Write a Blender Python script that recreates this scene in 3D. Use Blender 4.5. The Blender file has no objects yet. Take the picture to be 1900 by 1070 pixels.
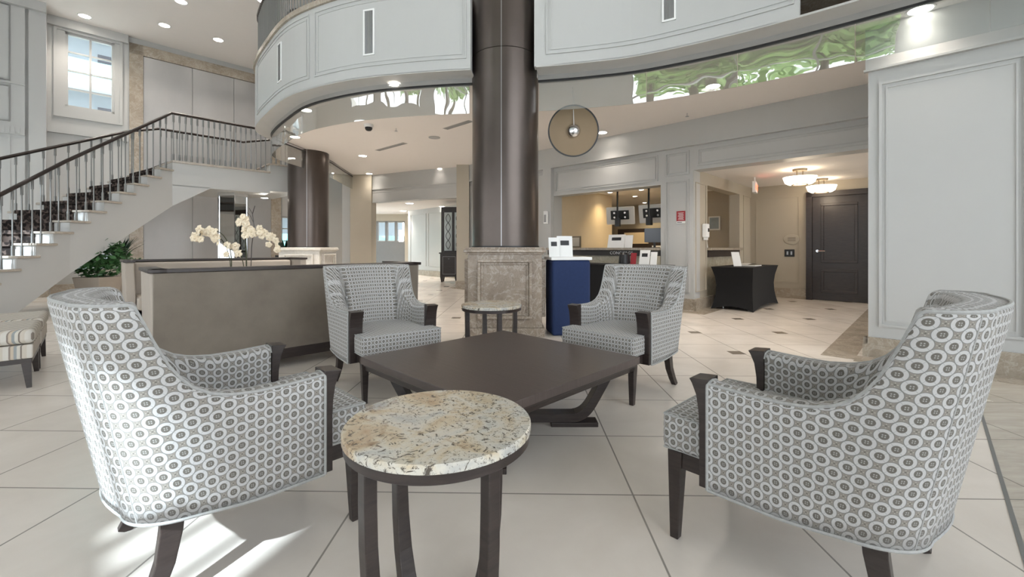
import bpy, math, random
from mathutils import Vector, Matrix
C = bpy.context.scene
COL = C.collection
PI = math.pi
random.seed(7)
# ------------------------------------------------------------------ camera, world, sun, exposure
H = 1.05            # eye height
F = 805.0           # focal length in pixels of the 1900 px wide frame
HOR = 459.0         # horizon row
cam_d = bpy.data.cameras.new('camera'); cam = bpy.data.objects.new('camera', cam_d); COL.objects.link(cam)
cam.location = (0, 0, H); cam.rotation_euler = (PI/2, 0, 0)
cam_d.sensor_width = 36; cam_d.lens = F/1900*36; cam_d.shift_y = -(535-HOR)/1900
cam_d.clip_start = 0.05; cam_d.clip_end = 300
C.camera = cam
C.view_settings.view_transform = 'Standard'; C.view_settings.look = 'None'
C.view_settings.gamma = 1; C.view_settings.use_curve_mapping = False
C.view_settings.exposure = 1.50
w = bpy.data.worlds.new('sky'); C.world = w; w.use_nodes = True
nt = w.node_tree; bg = nt.nodes['Background']
tc = nt.nodes.new('ShaderNodeTexCoord'); sx = nt.nodes.new('ShaderNodeSeparateXYZ'); rp = nt.nodes.new('ShaderNodeValToRGB')
nt.links.new(tc.outputs['Generated'], sx.inputs[0]); nt.links.new(sx.outputs['Z'], rp.inputs[0]); nt.links.new(rp.outputs[0], bg.inputs[0])
rp.color_ramp.elements[0].position = 0.0; rp.color_ramp.elements[0].color = (.97, .98, 1, 1)
rp.color_ramp.elements[1].position = 0.9; rp.color_ramp.elements[1].color = (.86, .93, 1, 1)
bg.inputs[1].default_value = 1.8
SUN_T = Vector((.25, .76, -.60)).normalized()
sl = bpy.data.lights.new('sun', 'SUN'); so = bpy.data.objects.new('sun', sl); COL.objects.link(so)
sl.energy = 5.5; sl.angle = math.radians(.9); sl.color = (.82, .93, 1)
so.rotation_euler = SUN_T.to_track_quat('-Z', 'Y').to_euler(); so.location = (-8, -12, 14)

# building axes: d1 runs along the concierge wall, d2 into the corridor
D1 = Vector((-.719, .695, 0)); D2 = Vector((.695, .719, 0))
def PQ(p, q, z=0): return D1*p + D2*q + Vector((0, 0, z))
def ray(px, py, z):                      # where the line of sight through a pixel meets height z
    Y = F*(z-H)/(HOR-py); return Vector(((px-950)/F*Y, Y, z))

def portal(p0, p1, q, z0, z1, along='p', flip=1):
    l = bpy.data.lights.new('window_portal', 'AREA'); l.shape = 'RECTANGLE'
    o = bpy.data.objects.new('window_portal', l); COL.objects.link(o)
    l.size = abs(p1-p0); l.size_y = z1-z0; l.cycles.is_portal = True
    if along == 'p': o.location = PQ((p0+p1)/2, q, (z0+z1)/2); n = D2*flip; a = D1
    else: o.location = PQ(q, (p0+p1)/2, (z0+z1)/2); n = D1*flip; a = D2
    zax = -n; yax = Vector((0, 0, 1)); xax = yax.cross(zax)
    o.rotation_euler = Matrix((xax, yax, zax)).transposed().to_euler()
QB = -4.39                                # window wall behind the camera
LOWWIN = [(-5.4+2.3*i, -3.6+2.3*i) for i in range(8)]
HIWIN = [(-.05, 2.6), (3.2, 5.7), (6.3, 8.8)]
for a, b in LOWWIN: portal(a, b, QB-.05, .4, 3.0)
for a, b in HIWIN: portal(a, b, QB-.05, 5.3, 8.0)
portal(-3.8, 4.6, -7.05, .3, 7.6, 'q', 1)

# ------------------------------------------------------------------ helpers
class MB:
    def __init__(s): s.v = []; s.f = []; s.uv = []; s.hasuv = False
    def add(s, vs, fs, uvs=None):
        b = len(s.v); s.v += [tuple(v) for v in vs]
        for i, f in enumerate(fs):
            s.f.append(tuple(b+k for k in f))
            if uvs: s.uv.append(uvs[i]); s.hasuv = True
            else: s.uv.append([(0, 0)]*len(f))
        return s
    def hexa(s, c):      # 8 corners: bottom 4 ccw, top 4 ccw
        return s.add(c, [(3, 2, 1, 0), (4, 5, 6, 7), (0, 1, 5, 4), (1, 2, 6, 5), (2, 3, 7, 6), (3, 0, 4, 7)])
    def box(s, x0, x1, y0, y1, z0, z1):
        x0, x1 = sorted((x0, x1)); y0, y1 = sorted((y0, y1)); z0, z1 = sorted((z0, z1))
        return s.hexa([(x0, y0, z0), (x1, y0, z0), (x1, y1, z0), (x0, y1, z0), (x0, y0, z1), (x1, y0, z1), (x1, y1, z1), (x0, y1, z1)])
    def pq(s, p0, p1, q0, q1, z0, z1):
        p0, p1 = sorted((p0, p1)); q0, q1 = sorted((q0, q1))
        # (D1,D2,z): handedness: D1 x D2 = -z, so order q first
        return s.hexa([PQ(p0, q0, z0), PQ(p0, q1, z0), PQ(p1, q1, z0), PQ(p1, q0, z0), PQ(p0, q0, z1), PQ(p0, q1, z1), PQ(p1, q1, z1), PQ(p1, q0, z1)])
    def taper(s, c0, h0, c1, h1):   # frustum between two rectangles (centre, half sizes)
        def r(c, h): return [(c[0]-h[0], c[1]-h[1], c[2]), (c[0]+h[0], c[1]-h[1], c[2]), (c[0]+h[0], c[1]+h[1], c[2]), (c[0]-h[0], c[1]+h[1], c[2])]
        return s.hexa(r(c0, h0)+r(c1, h1))
    def prism(s, poly, z0, z1):
        n = len(poly); vs = [(x, y, z0) for x, y in poly]+[(x, y, z1) for x, y in poly]
        return s.add(vs, [tuple(range(n-1, -1, -1)), tuple(range(n, 2*n))]+[(i, (i+1) % n, n+(i+1) % n, n+i) for i in range(n)])
    def lathe(s, prof, c=(0, 0, 0), n=32):
        vs = []; fs = []; m = len(prof)
        for i in range(n):
            a = 2*PI*i/n
            for r, z in prof: vs.append((c[0]+r*math.cos(a), c[1]+r*math.sin(a), c[2]+z))
        for i in range(n):
            j = (i+1) % n
            for k in range(m-1): fs.append((i*m+k, j*m+k, j*m+k+1, i*m+k+1))
        ringy = abs(prof[0][0]-prof[-1][0]) < 1e-9 and prof[0][0] > 1e-6
        if ringy:
            for i in range(n): j = (i+1) % n; fs.append((i*m+m-1, j*m+m-1, j*m, i*m))
        elif prof[0][0] > 1e-6: fs.append(tuple(i*m for i in range(n-1, -1, -1)))
        if not ringy and prof[-1][0] > 1e-6: fs.append(tuple(i*m+m-1 for i in range(n)))
        return s.add(vs, fs)
    def cyl(s, p0, p1, r0, r1=None, n=12):
        return s.tube([p0, p1], [r0, r0 if r1 is None else r1], n)
    def tube(s, pts, r, n=8, closed=False):
        pts = [Vector(p) for p in pts]; m = len(pts)
        rs = r if isinstance(r, (list, tuple)) else [r]*m
        vs = []; fs = []; prev = None
        for i, p in enumerate(pts):
            a = pts[(i-1) % m] if (closed or i) else p; b = pts[(i+1) % m] if (closed or i < m-1) else p
            t = (b-a).normalized()
            if prev is None:
                u = t.cross(Vector((0, 0, 1)));
                if u.length < 1e-3: u = t.cross(Vector((1, 0, 0)))
            else: u = prev-t*prev.dot(t)
            u.normalize(); prev = u; v = t.cross(u)
            for k in range(n):
                an = 2*PI*k/n; vs.append(p+(u*math.cos(an)+v*math.sin(an))*rs[i])
        for i in range(m if closed else m-1):
            j = (i+1) % m
            for k in range(n): fs.append((i*n+k, i*n+(k+1) % n, j*n+(k+1) % n, j*n+k))
        if not closed: fs += [tuple(range(n-1, -1, -1)), tuple((m-1)*n+k for k in range(n))]
        return s.add(vs, fs)
    def bar(s, pts, side, wd, th):
        """rectangular bar swept along pts; side = constant width direction"""
        pts = [Vector(p) for p in pts]; side = Vector(side).normalized(); m = len(pts); vs = []; fs = []
        for i, p in enumerate(pts):
            t = (pts[min(i+1, m-1)]-pts[max(i-1, 0)]).normalized(); n = side.cross(t).normalized()
            w_ = wd[i] if isinstance(wd, (list, tuple)) else wd; t_ = th[i] if isinstance(th, (list, tuple)) else th
            for a, b in ((-1, -1), (1, -1), (1, 1), (-1, 1)): vs.append(p+side*a*w_/2+n*b*t_/2)
        for i in range(m-1):
            for k in range(4): fs.append((i*4+k, i*4+(k+1) % 4, i*4+4+(k+1) % 4, i*4+4+k))
        fs += [(3, 2, 1, 0), (4*m-4, 4*m-3, 4*m-2, 4*m-1)]
        return s.add(vs, fs)
    def ribbon(s, pts, z0, z1, th, off=0.0):
        """vertical wall along a plan polyline, thickness th to the right of travel starting at off"""
        L = offset(pts, off); R = offset(pts, off+th); m = len(pts); vs = []; fs = []
        zz0 = z0 if isinstance(z0, (list, tuple)) else [z0]*m; zz1 = z1 if isinstance(z1, (list, tuple)) else [z1]*m
        for i in range(m):
            vs += [(L[i][0], L[i][1], zz0[i]), (R[i][0], R[i][1], zz0[i]), (R[i][0], R[i][1], zz1[i]), (L[i][0], L[i][1], zz1[i])]
        for i in range(m-1):
            for k in range(4): fs.append((i*4+k, i*4+(k+1) % 4, i*4+4+(k+1) % 4, i*4+4+k))
        fs += [(3, 2, 1, 0), (4*m-4, 4*m-3, 4*m-2, 4*m-1)]
        return s.add(vs, fs)
    def sphere(s, c, r, n=12, sc=(1, 1, 1)):
        prof = [(r*math.sin(PI*k/n), -r*math.cos(PI*k/n)) for k in range(n+1)]
        prof[0] = (0, -r); prof[-1] = (0, r)
        b = MB().lathe(prof, (0, 0, 0), n*2)
        return s.add([(c[0]+v[0]*sc[0], c[1]+v[1]*sc[1], c[2]+v[2]*sc[2]) for v in b.v], b.f)
    def build(s, name, mat, parent=None, label=None, cat=None, group=None, kind=None, bevel=0, seg=2, smooth=False, loc=None, rz=0, ang=40):
        me = bpy.data.meshes.new(name); me.from_pydata(s.v, [], s.f); me.validate(clean_customdata=False)
        if s.hasuv and len(me.polygons) == len(s.f):
            l = me.uv_layers.new(name='UVMap'); i = 0
            for pol, u in zip(me.polygons, s.uv):
                for k, li in enumerate(pol.loop_indices): l.data[li].uv = u[k]
        import bmesh
        bm = bmesh.new(); bm.from_mesh(me)
        if not s.hasuv: bmesh.ops.recalc_face_normals(bm, faces=bm.faces)
        bm.to_mesh(me); bm.free()
        if smooth:
            me.shade_smooth() if hasattr(me, 'shade_smooth') else None
            if smooth != 'all' and hasattr(me, 'set_sharp_from_angle'): me.set_sharp_from_angle(angle=math.radians(ang))
        me.materials.append(mat)
        o = bpy.data.objects.new(name, me); COL.objects.link(o)
        if parent: o.parent = parent
        if loc: o.location = loc
        if rz: o.rotation_euler = (0, 0, rz)
        if bevel:
            m = o.modifiers.new('bevel', 'BEVEL'); m.width = bevel; m.segments = seg; m.limit_method = 'ANGLE'; m.angle_limit = math.radians(35)
        tag(o, label, cat, group, kind)
        return o
def tag(o, label=None, cat=None, group=None, kind=None):
    if label: o['label'] = label
    if cat: o['category'] = cat
    if group: o['group'] = group
    if kind: o['kind'] = kind
    return o
def thing(name, label, cat, loc=(0, 0, 0), rz=0, group=None):
    o = bpy.data.objects.new(name, None); COL.objects.link(o); o.location = loc; o.rotation_euler = (0, 0, rz)
    o.empty_display_size = .1
    return tag(o, label, cat, group)
def dup(root, loc, rz, label, group=None):
    r = root.copy(); COL.objects.link(r); r.location = loc; r.rotation_euler = (0, 0, rz); r['label'] = label
    if group: r['group'] = group
    for ch in list(root.children):
        c = ch.copy(); COL.objects.link(c); c.parent = r
        for g in ch.children:
            d = g.copy(); COL.objects.link(d); d.parent = c
    return r
def struct(name, mb, mat, **k):
    return mb.build(name, mat, kind='structure', **k)
def offset(pts, d):
    out = []; n = len(pts)
    for i in range(n):
        a = Vector(pts[max(i-1, 0)][:2]); b = Vector(pts[min(i+1, n-1)][:2]); t = (b-a).normalized()
        out.append((pts[i][0]+t.y*d, pts[i][1]-t.x*d))
    return out
def smooth_path(pts, n=8):
    out = []; P = [Vector(p) for p in pts]; P = [P[0]*2-P[1]]+P+[P[-1]*2-P[-2]]
    for i in range(1, len(P)-2):
        for k in range(n):
            t = k/n; a, b, c, d = P[i-1:i+3]
            out.append(.5*((2*b)+(c-a)*t+(2*a-5*b+4*c-d)*t*t+(3*b-a-3*c+d)*t**3))
    out.append(P[-2]); return out
def interp(x, tab):
    if x <= tab[0][0]: return tab[0][1]
    for (a, b), (c, d) in zip(tab, tab[1:]):
        if x <= c: return b+(d-b)*(x-a)/(c-a)
    return tab[-1][1]

# ------------------------------------------------------------------ materials
class N:
    def __init__(s, name, base=(.8, .8, .8), rough=.5, metal=0, spec=.5):
        s.m = bpy.data.materials.new(name); s.m.use_nodes = True; s.t = s.m.node_tree
        s.b = s.t.nodes['Principled BSDF']; s.b.inputs['Base Color'].default_value = (*base, 1)
        s.b.inputs['Roughness'].default_value = rough; s.b.inputs['Metallic'].default_value = metal
        s.b.inputs['Specular IOR Level'].default_value = spec
    def n(s, typ, **k):
        x = s.t.nodes.new('ShaderNode'+typ)
        for a, b in k.items():
            if a.startswith('i_'):
                key = a[2:].replace('_', ' '); x.inputs[key].default_value = b
            else: setattr(x, a, b)
        return x
    def l(s, a, b): s.t.links.new(a, b)
    def math(s, op, a, b=None, c=None, clamp=False):
        x = s.t.nodes.new('ShaderNodeMath'); x.operation = op; x.use_clamp = clamp
        for i, v in enumerate((a, b, c)):
            if v is None: continue
            if isinstance(v, (int, float)): x.inputs[i].default_value = v
            else: s.l(v, x.inputs[i])
        return x.outputs[0]
    def mix(s, f, a, b):
        x = s.t.nodes.new('ShaderNodeMix'); x.data_type = 'RGBA'
        for v, i in ((f, 0), (a, 6), (b, 7)):
            if isinstance(v, (int, float)): x.inputs[i].default_value = v
            elif isinstance(v, tuple): x.inputs[i].default_value = (*v, 1)
            else: s.l(v, x.inputs[i])
        return x.outputs[2]
    def ramp(s, f, pts):
        x = s.t.nodes.new('ShaderNodeValToRGB'); s.l(f, x.inputs[0]); e = x.color_ramp.elements
        while len(e) < len(pts): e.new(.5)
        for el, (p, c) in zip(e, pts): el.position = p; el.color = (*c, 1) if len(c) == 3 else c
        return x.outputs[0]
    def obj(s):
        return s.n('TexCoord').outputs['Object']
    def geo(s): return s.n('NewGeometry').outputs['Position']
    def map(s, v, sc=(1, 1, 1), rot=(0, 0, 0), loc=(0, 0, 0)):
        x = s.n('Mapping'); s.l(v, x.inputs[0]); x.inputs['Scale'].default_value = sc; x.inputs['Rotation'].default_value = rot; x.inputs['Location'].default_value = loc
        return x.outputs[0]
    def noise(s, v, scale, detail=3, rough=.5, dist=0):
        x = s.n('TexNoise'); s.l(v, x.inputs['Vector']); x.inputs['Scale'].default_value = scale; x.inputs['Detail'].default_value = detail
        x.inputs['Roughness'].default_value = rough; x.inputs['Distortion'].default_value = dist
        return x.outputs['Fac']
    def color(s, c): s.l(c, s.b.inputs['Base Color'])
    def bump(s, h, st=.3, d=.01):
        x = s.n('Bump'); s.l(h, x.inputs['Height']); x.inputs['Strength'].default_value = st; x.inputs['Distance'].default_value = d
        s.l(x.outputs[0], s.b.inputs['Normal'])
def plain(name, c, rough=.5, metal=0, var=.06, scale=6, bump=0, spec=.5):
    m = N(name, c, rough, metal, spec); v = m.obj(); f = m.noise(v, scale, 4)
    m.color(m.mix(f, tuple(x*(1-var) for x in c), tuple(min(1, x*(1+var)) for x in c)))
    if bump: m.bump(m.noise(v, scale*12, 2), bump, .003)
    return m.m
def emit(name, c, st, back=None):
    m = N(name, c, .5); m.b.inputs['Emission Color'].default_value = (*c, 1); m.b.inputs['Emission Strength'].default_value = st
    return m.m
white = plain('white_paint', (.50, .50, .49), .42, var=.015)
ceil_m = plain('ceiling_paint', (.84, .80, .77), .75, var=.01)
beige_paint = plain('beige_paint', (.46, .41, .33), .5, var=.02)
warm_paint = plain('warm_wallpaper', (.62, .5, .33), .6, var=.04)
grey_paint = plain('grey_paint', (.22, .22, .22), .6)
black_m = plain('black_metal', (.012, .012, .013), .4)
chrome = plain('chrome', (.75, .76, .78), .18, 1, var=.02)
steel = plain('brushed_steel', (.42, .42, .43), .3, .9, var=.05, scale=2)
pewter = plain('pewter_metal', (.27, .27, .265), .38, .8, var=.06)
mirror_m = plain('mirror', (.8, .82, .82), .03, 1, var=.01)
gold_nail = plain('bronze_frame', (.2, .16, .11), .4, .6)
white_card = plain('white_card', (.85, .85, .84), .6, var=.01)
dark_ink = plain('dark_ink', (.03, .03, .035), .6)
red_m = plain('red_sign_plastic', (.33, .02, .03), .45)
black_cloth = plain('black_cloth', (.006, .006, .007), .9, var=.2, scale=20)
navy = plain('navy_cloth', (.012, .028, .095), .85, var=.15, scale=30, bump=.1)
terracotta = plain('sandstone_planter', (.42, .36, .3), .8, var=.1, bump=.2)
leaf = plain('green_leaf', (.045, .13, .04), .45, var=.5, scale=9)
leaf_dark = plain('dark_green_leaf', (.012, .04, .022), .5, var=.4)
petal = plain('cream_petal', (.88, .76, .58), .55, var=.08, scale=30)
stem_m = plain('plant_stem', (.05, .055, .025), .6)
tree_leaf = plain('tree_leaf', (.3, .5, .13), .6, var=.6, scale=1.2)
bark = plain('bark', (.1, .07, .05), .9, var=.2)
lamp_on = emit('lamp_lens', (1, .93, .82), 9)
lamp_soft = emit('frosted_lamp_glass', (1, .86, .66), 1.5)
exit_red = emit('exit_letters', (1, .08, .04), 2.2)
screen_m = plain('dark_screen', (.03, .035, .05), .15)

def wood():
    m = N('dark_wood', rough=.33); v = m.map(m.obj(), (3, 3, 24)); f = m.noise(v, 3, 6, .65, .6)
    m.color(m.ramp(f, [(.25, (.016, .011, .01)), (.75, (.045, .032, .028))])); m.bump(f, .12, .002)
    return m.m
wood_m = wood()
def tablewood():
    m = N('espresso_oak', rough=.3); v = m.map(m.obj(), (60, 3, 3)); f = m.noise(v, 2, 6, .7, .3); g = m.noise(m.obj(), 2.2, 3)
    c = m.ramp(f, [(.3, (.06, .044, .039)), (.7, (.105, .08, .072))]); m.color(m.mix(g, c, (.09, .068, .062)))
    m.bump(f, .28, .002); m.b.inputs['Roughness'].default_value = .34
    return m.m
table_m = tablewood()
def fabric(name, sc=1.0, ring=(.50, .49, .485), bgc=(.235, .212, .185), dark=(.115, .102, .085)):
    m = N(name, rough=.75, spec=.25)
    uv = m.n('UVMap'); uv.uv_map = 'UVMap'; s = m.n('SeparateXYZ'); m.l(uv.outputs[0], s.inputs[0])
    u = m.math('DIVIDE', s.outputs[0], .0495*sc); v = m.math('DIVIDE', s.outputs[1], .0545*sc)
    a = m.math('ADD', u, v); b = m.math('SUBTRACT', u, v)
    fa = m.math('SUBTRACT', m.math('FRACT', m.math('ADD', a, 40)), .5); fb = m.math('SUBTRACT', m.math('FRACT', m.math('ADD', b, 40)), .5)
    def L(x, y): return m.math('SQRT', m.math('ADD', m.math('MULTIPLY', x, x), m.math('MULTIPLY', y, y)))
    r = L(fa, fb)
    def lt(x, t, w=.02): return m.math('MULTIPLY', m.math('SUBTRACT', t+w/2, x), 1/w, clamp=True)
    def gt(x, t, w=.02): return m.math('MULTIPLY', m.math('SUBTRACT', x, t-w/2), 1/w, clamp=True)
    ring_f = m.math('MULTIPLY', gt(r, .262), lt(r, .475))
    disc = lt(r, .25)
    dotd = L(m.math('SUBTRACT', m.math('ABSOLUTE', fa), .095), m.math('SUBTRACT', m.math('ABSOLUTE', fb), .0))
    dote = L(m.math('SUBTRACT', m.math('ABSOLUTE', fb), .095), m.math('SUBTRACT', m.math('ABSOLUTE', fa), .0))
    dots = m.math('MAXIMUM', lt(dotd, .04), lt(dote, .04))
    # little four-point motif between the rings
    ca = m.math('SUBTRACT', .5, m.math('ABSOLUTE', fa)); cb = m.math('SUBTRACT', .5, m.math('ABSOLUTE', fb))
    ds = m.math('ABSOLUTE', m.math('SUBTRACT', ca, cb))
    star = m.math('MULTIPLY', gt(r, .51), lt(L(ca, cb), .05, .03))
    spk = m.math('MULTIPLY', gt(r, .5), lt(L(m.math('SUBTRACT', ca, .085), m.math('SUBTRACT', cb, .085)), .03, .02))
    lines = m.math('MULTIPLY', m.math('MAXIMUM', lt(m.math('ABSOLUTE', fa), .012, .012), lt(m.math('ABSOLUTE', fb), .012, .012)), ring_f)
    c = m.mix(ring_f, bgc, ring); c = m.mix(disc, c, dark); c = m.mix(dots, c, (.36, .36, .34)); c = m.mix(star, c, dark); c = m.mix(spk, c, (.42, .4, .34))
    edge = m.math('MULTIPLY', gt(r, .475), lt(r, .51)); c = m.mix(edge, c, (.17, .17, .16)); c = m.mix(m.math('MULTIPLY', lines, .6), c, (.2, .21, .23))
    wv = m.noise(m.obj(), 320, 2); c = m.mix(m.math('MULTIPLY', wv, .22), c, (.3, .3, .3))
    m.color(c); h = m.math('ADD', ring_f, m.math('MULTIPLY', wv, .4)); m.bump(h, .22, .003)
    m.b.inputs['Sheen Weight'].default_value = .15
    return m.m
fabric_m = fabric('ring_pattern_fabric')
piping_m = plain('fabric_piping', (.36, .36, .35), .8, var=.25, scale=90)
def settee_fabric():
    m = N('taupe_velour', rough=.7, spec=.3); v = m.obj(); f = m.noise(v, 3, 5, .6); g = m.noise(v, 260, 2)
    c = m.ramp(f, [(.3, (.15, .125, .10)), (.7, (.205, .175, .14))]); m.color(c); m.bump(g, .25, .002)
    m.b.inputs['Sheen Weight'].default_value = .3
    return m.m
taupe = settee_fabric()
taupe_light = plain('light_taupe_velour', (.40, .35, .3), .8, var=.06, scale=5, bump=.15)
def granite():
    m = N('cream_granite', rough=.16); v = m.obj()
    base = m.ramp(m.noise(v, 7, 4, .6, .6), [(.30, (.40, .40, .39)), (.44, (.60, .57, .50)), (.56, (.56, .47, .34)), (.70, (.46, .33, .21))])
    n1 = m.noise(v, 34, 8, .72, 2.2); k = m.ramp(n1, [(.40, (0, 0, 0)), (.46, (1, 1, 1))]); c = m.mix(k, (.09, .075, .06), base)
    n2 = m.noise(v, 110, 4, .7, .6); k2 = m.ramp(n2, [(.33, (0, 0, 0)), (.39, (1, 1, 1))]); c = m.mix(k2, (.1, .09, .08), c)
    n3 = m.noise(m.map(v, loc=(3.3, 1.2, 0)), 5.5, 3, .6, 1.5); k3 = m.ramp(n3, [(.60, (0, 0, 0)), (.72, (1, 1, 1))])
    c = m.mix(m.math('MULTIPLY', k3, .75), c, (.2, .11, .05)); m.color(c)
    return m.m
granite_m = granite()
def marble(name, a, b, vein, sc=3.0, rough=.25, amt=.6):
    m = N(name, rough=rough); v = m.obj()
    c = m.ramp(m.noise(v, sc, 5, .6, .8), [(.3, a), (.7, b)])
    n1 = m.noise(v, sc*1.1, 7, .62, 1.6); d = m.math('ABSOLUTE', m.math('SUBTRACT', n1, .5))
    k = m.math('SUBTRACT', 1, m.math('MULTIPLY', d, 26, clamp=True)); c = m.mix(m.math('MULTIPLY', k, amt, clamp=True), c, vein)
    n2 = m.noise(v, sc*5, 6, .7, 1.2); d2 = m.math('ABSOLUTE', m.math('SUBTRACT', n2, .5)); k2 = m.math('SUBTRACT', 1, m.math('MULTIPLY', d2, 22, clamp=True))
    c = m.mix(m.math('MULTIPLY', k2, amt*.45, clamp=True), c, vein)
    m.color(c); return m.m
marble_grey = marble('grey_emperador_marble', (.23, .18, .14), (.36, .295, .235), (.60, .53, .46), sc=4.2, amt=.5)
marble_cream = marble('cream_marble', (.55, .52, .47), (.63, .6, .55), (.72, .7, .66), amt=.4)
marble_tan = marble('tan_marble', (.27, .22, .17), (.4, .34, .27), (.5, .45, .38), sc=4)
marble_panel = marble('beige_marble_panel', (.45, .4, .3), (.58, .53, .42), (.35, .3, .22), sc=5)
def floor_mat():
    m = N('floor_tiles', rough=.2); g = m.geo(); v = m.map(g, (1, 1, 1), (0, 0, math.radians(1.2)), (0, 0, 0))
    s = m.n('SeparateXYZ'); m.l(v, s.inputs[0]); T = .5775
    def fr(x, o): return m.math('FRACT', m.math('DIVIDE', m.math('ADD', x, 57.75-o), T))
    fx = fr(s.outputs[0], .475); fy = fr(s.outputs[1], 2.43-T*4)
    def edge(f, wd=.0035): 
        d = m.math('MINIMUM', f, m.math('SUBTRACT', 1, f)); return m.math('MULTIPLY', m.math('SUBTRACT', .0042/T*1.1, d), 300, clamp=True)
    g1 = m.math('MAXIMUM', edge(fx), edge(fy))
    cell = m.n('CombineXYZ'); m.l(m.math('FLOOR', m.math('DIVIDE', m.math('ADD', s.outputs[0], 57.75-.475), T)), cell.inputs[0]); m.l(m.math('FLOOR', m.math('DIVIDE', m.math('ADD', s.outputs[1], 57.75-2.43+T*4), T)), cell.inputs[1])
    wn = m.n('TexWhiteNoise'); m.l(cell.outputs[0], wn.inputs[0])
    nz = m.noise(g, 2.2, 6, .6, .4)
    c = m.ramp(nz, [(.3, (.68, .615, .55)), (.7, (.78, .715, .65))])
    c = m.mix(m.math('MULTIPLY', wn.outputs['Value'], .25), c, (.66, .6, .53))
    # darker small insets in the far hall (square grid 1.04 m)
    def fr2(x, o): return m.math('ABSOLUTE', m.math('SUBTRACT', m.math('FRACT', m.math('DIVIDE', m.math('ADD', x, 104-o), 1.04)), .5))
    ix = m.math('GREATER_THAN', fr2(s.outputs[0], 2.15), .5-.065); iy = m.math('GREATER_THAN', fr2(s.outputs[1], 4.38), .5-.065)
    sp = m.n('SeparateXYZ'); m.l(g, sp.inputs[0])
    p_ = m.math('ADD', m.math('MULTIPLY', sp.outputs[0], .695), m.math('MULTIPLY', sp.outputs[1], .719))
    far = m.math('GREATER_THAN', p_, 4.0)
    ins = m.math('MULTIPLY', m.math('MULTIPLY', ix, iy), far); c = m.mix(ins, c, (.2, .165, .13))
    p1 = m.math('ADD', m.math('MULTIPLY', sp.outputs[0], -.719), m.math('MULTIPLY', sp.outputs[1], .695))
    rt = m.math('LESS_THAN', p1, -.22)
    st = m.ramp(m.noise(m.map(g, (1, 6, 1), (0, 0, .8)), 3, 6, .65, 1), [(.3, (.42, .37, .31)), (.7, (.55, .5, .43))]); c = m.mix(rt, c, st)
    c = m.mix(m.math('MULTIPLY', g1, .75), c, (.16, .145, .125)); m.color(c)
    m.l(m.math('ADD', .16, m.math('MULTIPLY', nz, .16)), m.b.inputs['Roughness'])
    m.bump(m.math('MULTIPLY', g1, -1), .3, .002)
    return m.m
floor_m = floor_mat()
def column_mat():
    m = N('bronze_column_metal', (.06, .05, .045), .3, .75); v = m.obj(); f = m.noise(v, 3, 4)
    m.color(m.mix(f, (.085, .068, .06), (.115, .095, .085))); m.bump(m.noise(m.map(v, (1, 1, .2)), 160, 2), .1, .002)
    return m.m
col_m = column_mat()
def panel_mat():
    m = N('silver_wall_panel', (.3, .3, .3), .42, .55); v = m.obj(); f = m.noise(m.map(v, (1, 1, .5)), 1.2, 5, .6); g = m.noise(m.map(v, (3, 3, 60)), 8, 2)
    m.color(m.mix(f, (.34, .335, .33), (.48, .47, .465))); m.bump(g, .15, .002); return m.m
silver_m = panel_mat()
def stripes():
    m = N('striped_upholstery', rough=.8); s = m.n('SeparateXYZ'); m.l(m.obj(), s.inputs[0])
    x = m.math('ADD', s.outputs[0], s.outputs[1]); f = m.math('FRACT', m.math('MULTIPLY', m.math('ADD', x, 10), 8.5))
    r = m.n('ValToRGB'); m.l(f, r.inputs[0]); r.color_ramp.interpolation = 'CONSTANT'; e = r.color_ramp.elements
    cols = [(0, (.52, .47, .4)), (.2, (.18, .15, .13)), (.27, (.55, .52, .46)), (.42, (.28, .3, .3)), (.55, (.5, .42, .33)), (.68, (.24, .2, .17)), (.76, (.58, .55, .5))]
    while len(e) < len(cols): e.new(.5)
    for el, (p, c) in zip(e, cols): el.position = p; el.color = (*c, 1)
    m.color(r.outputs[0]); return m.m
stripe_m = stripes()
def runner():
    m = N('patterned_stair_carpet', rough=.95, spec=.1); v = m.n('TexVoronoi'); m.l(m.geo(), v.inputs['Vector']); v.inputs['Scale'].default_value = 16
    m.color(m.ramp(v.outputs['Distance'], [(.3, (.02, .016, .015)), (.55, (.028, .022, .02)), (.62, (.1, .075, .065))])); return m.m
runner_m = runner()
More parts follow.
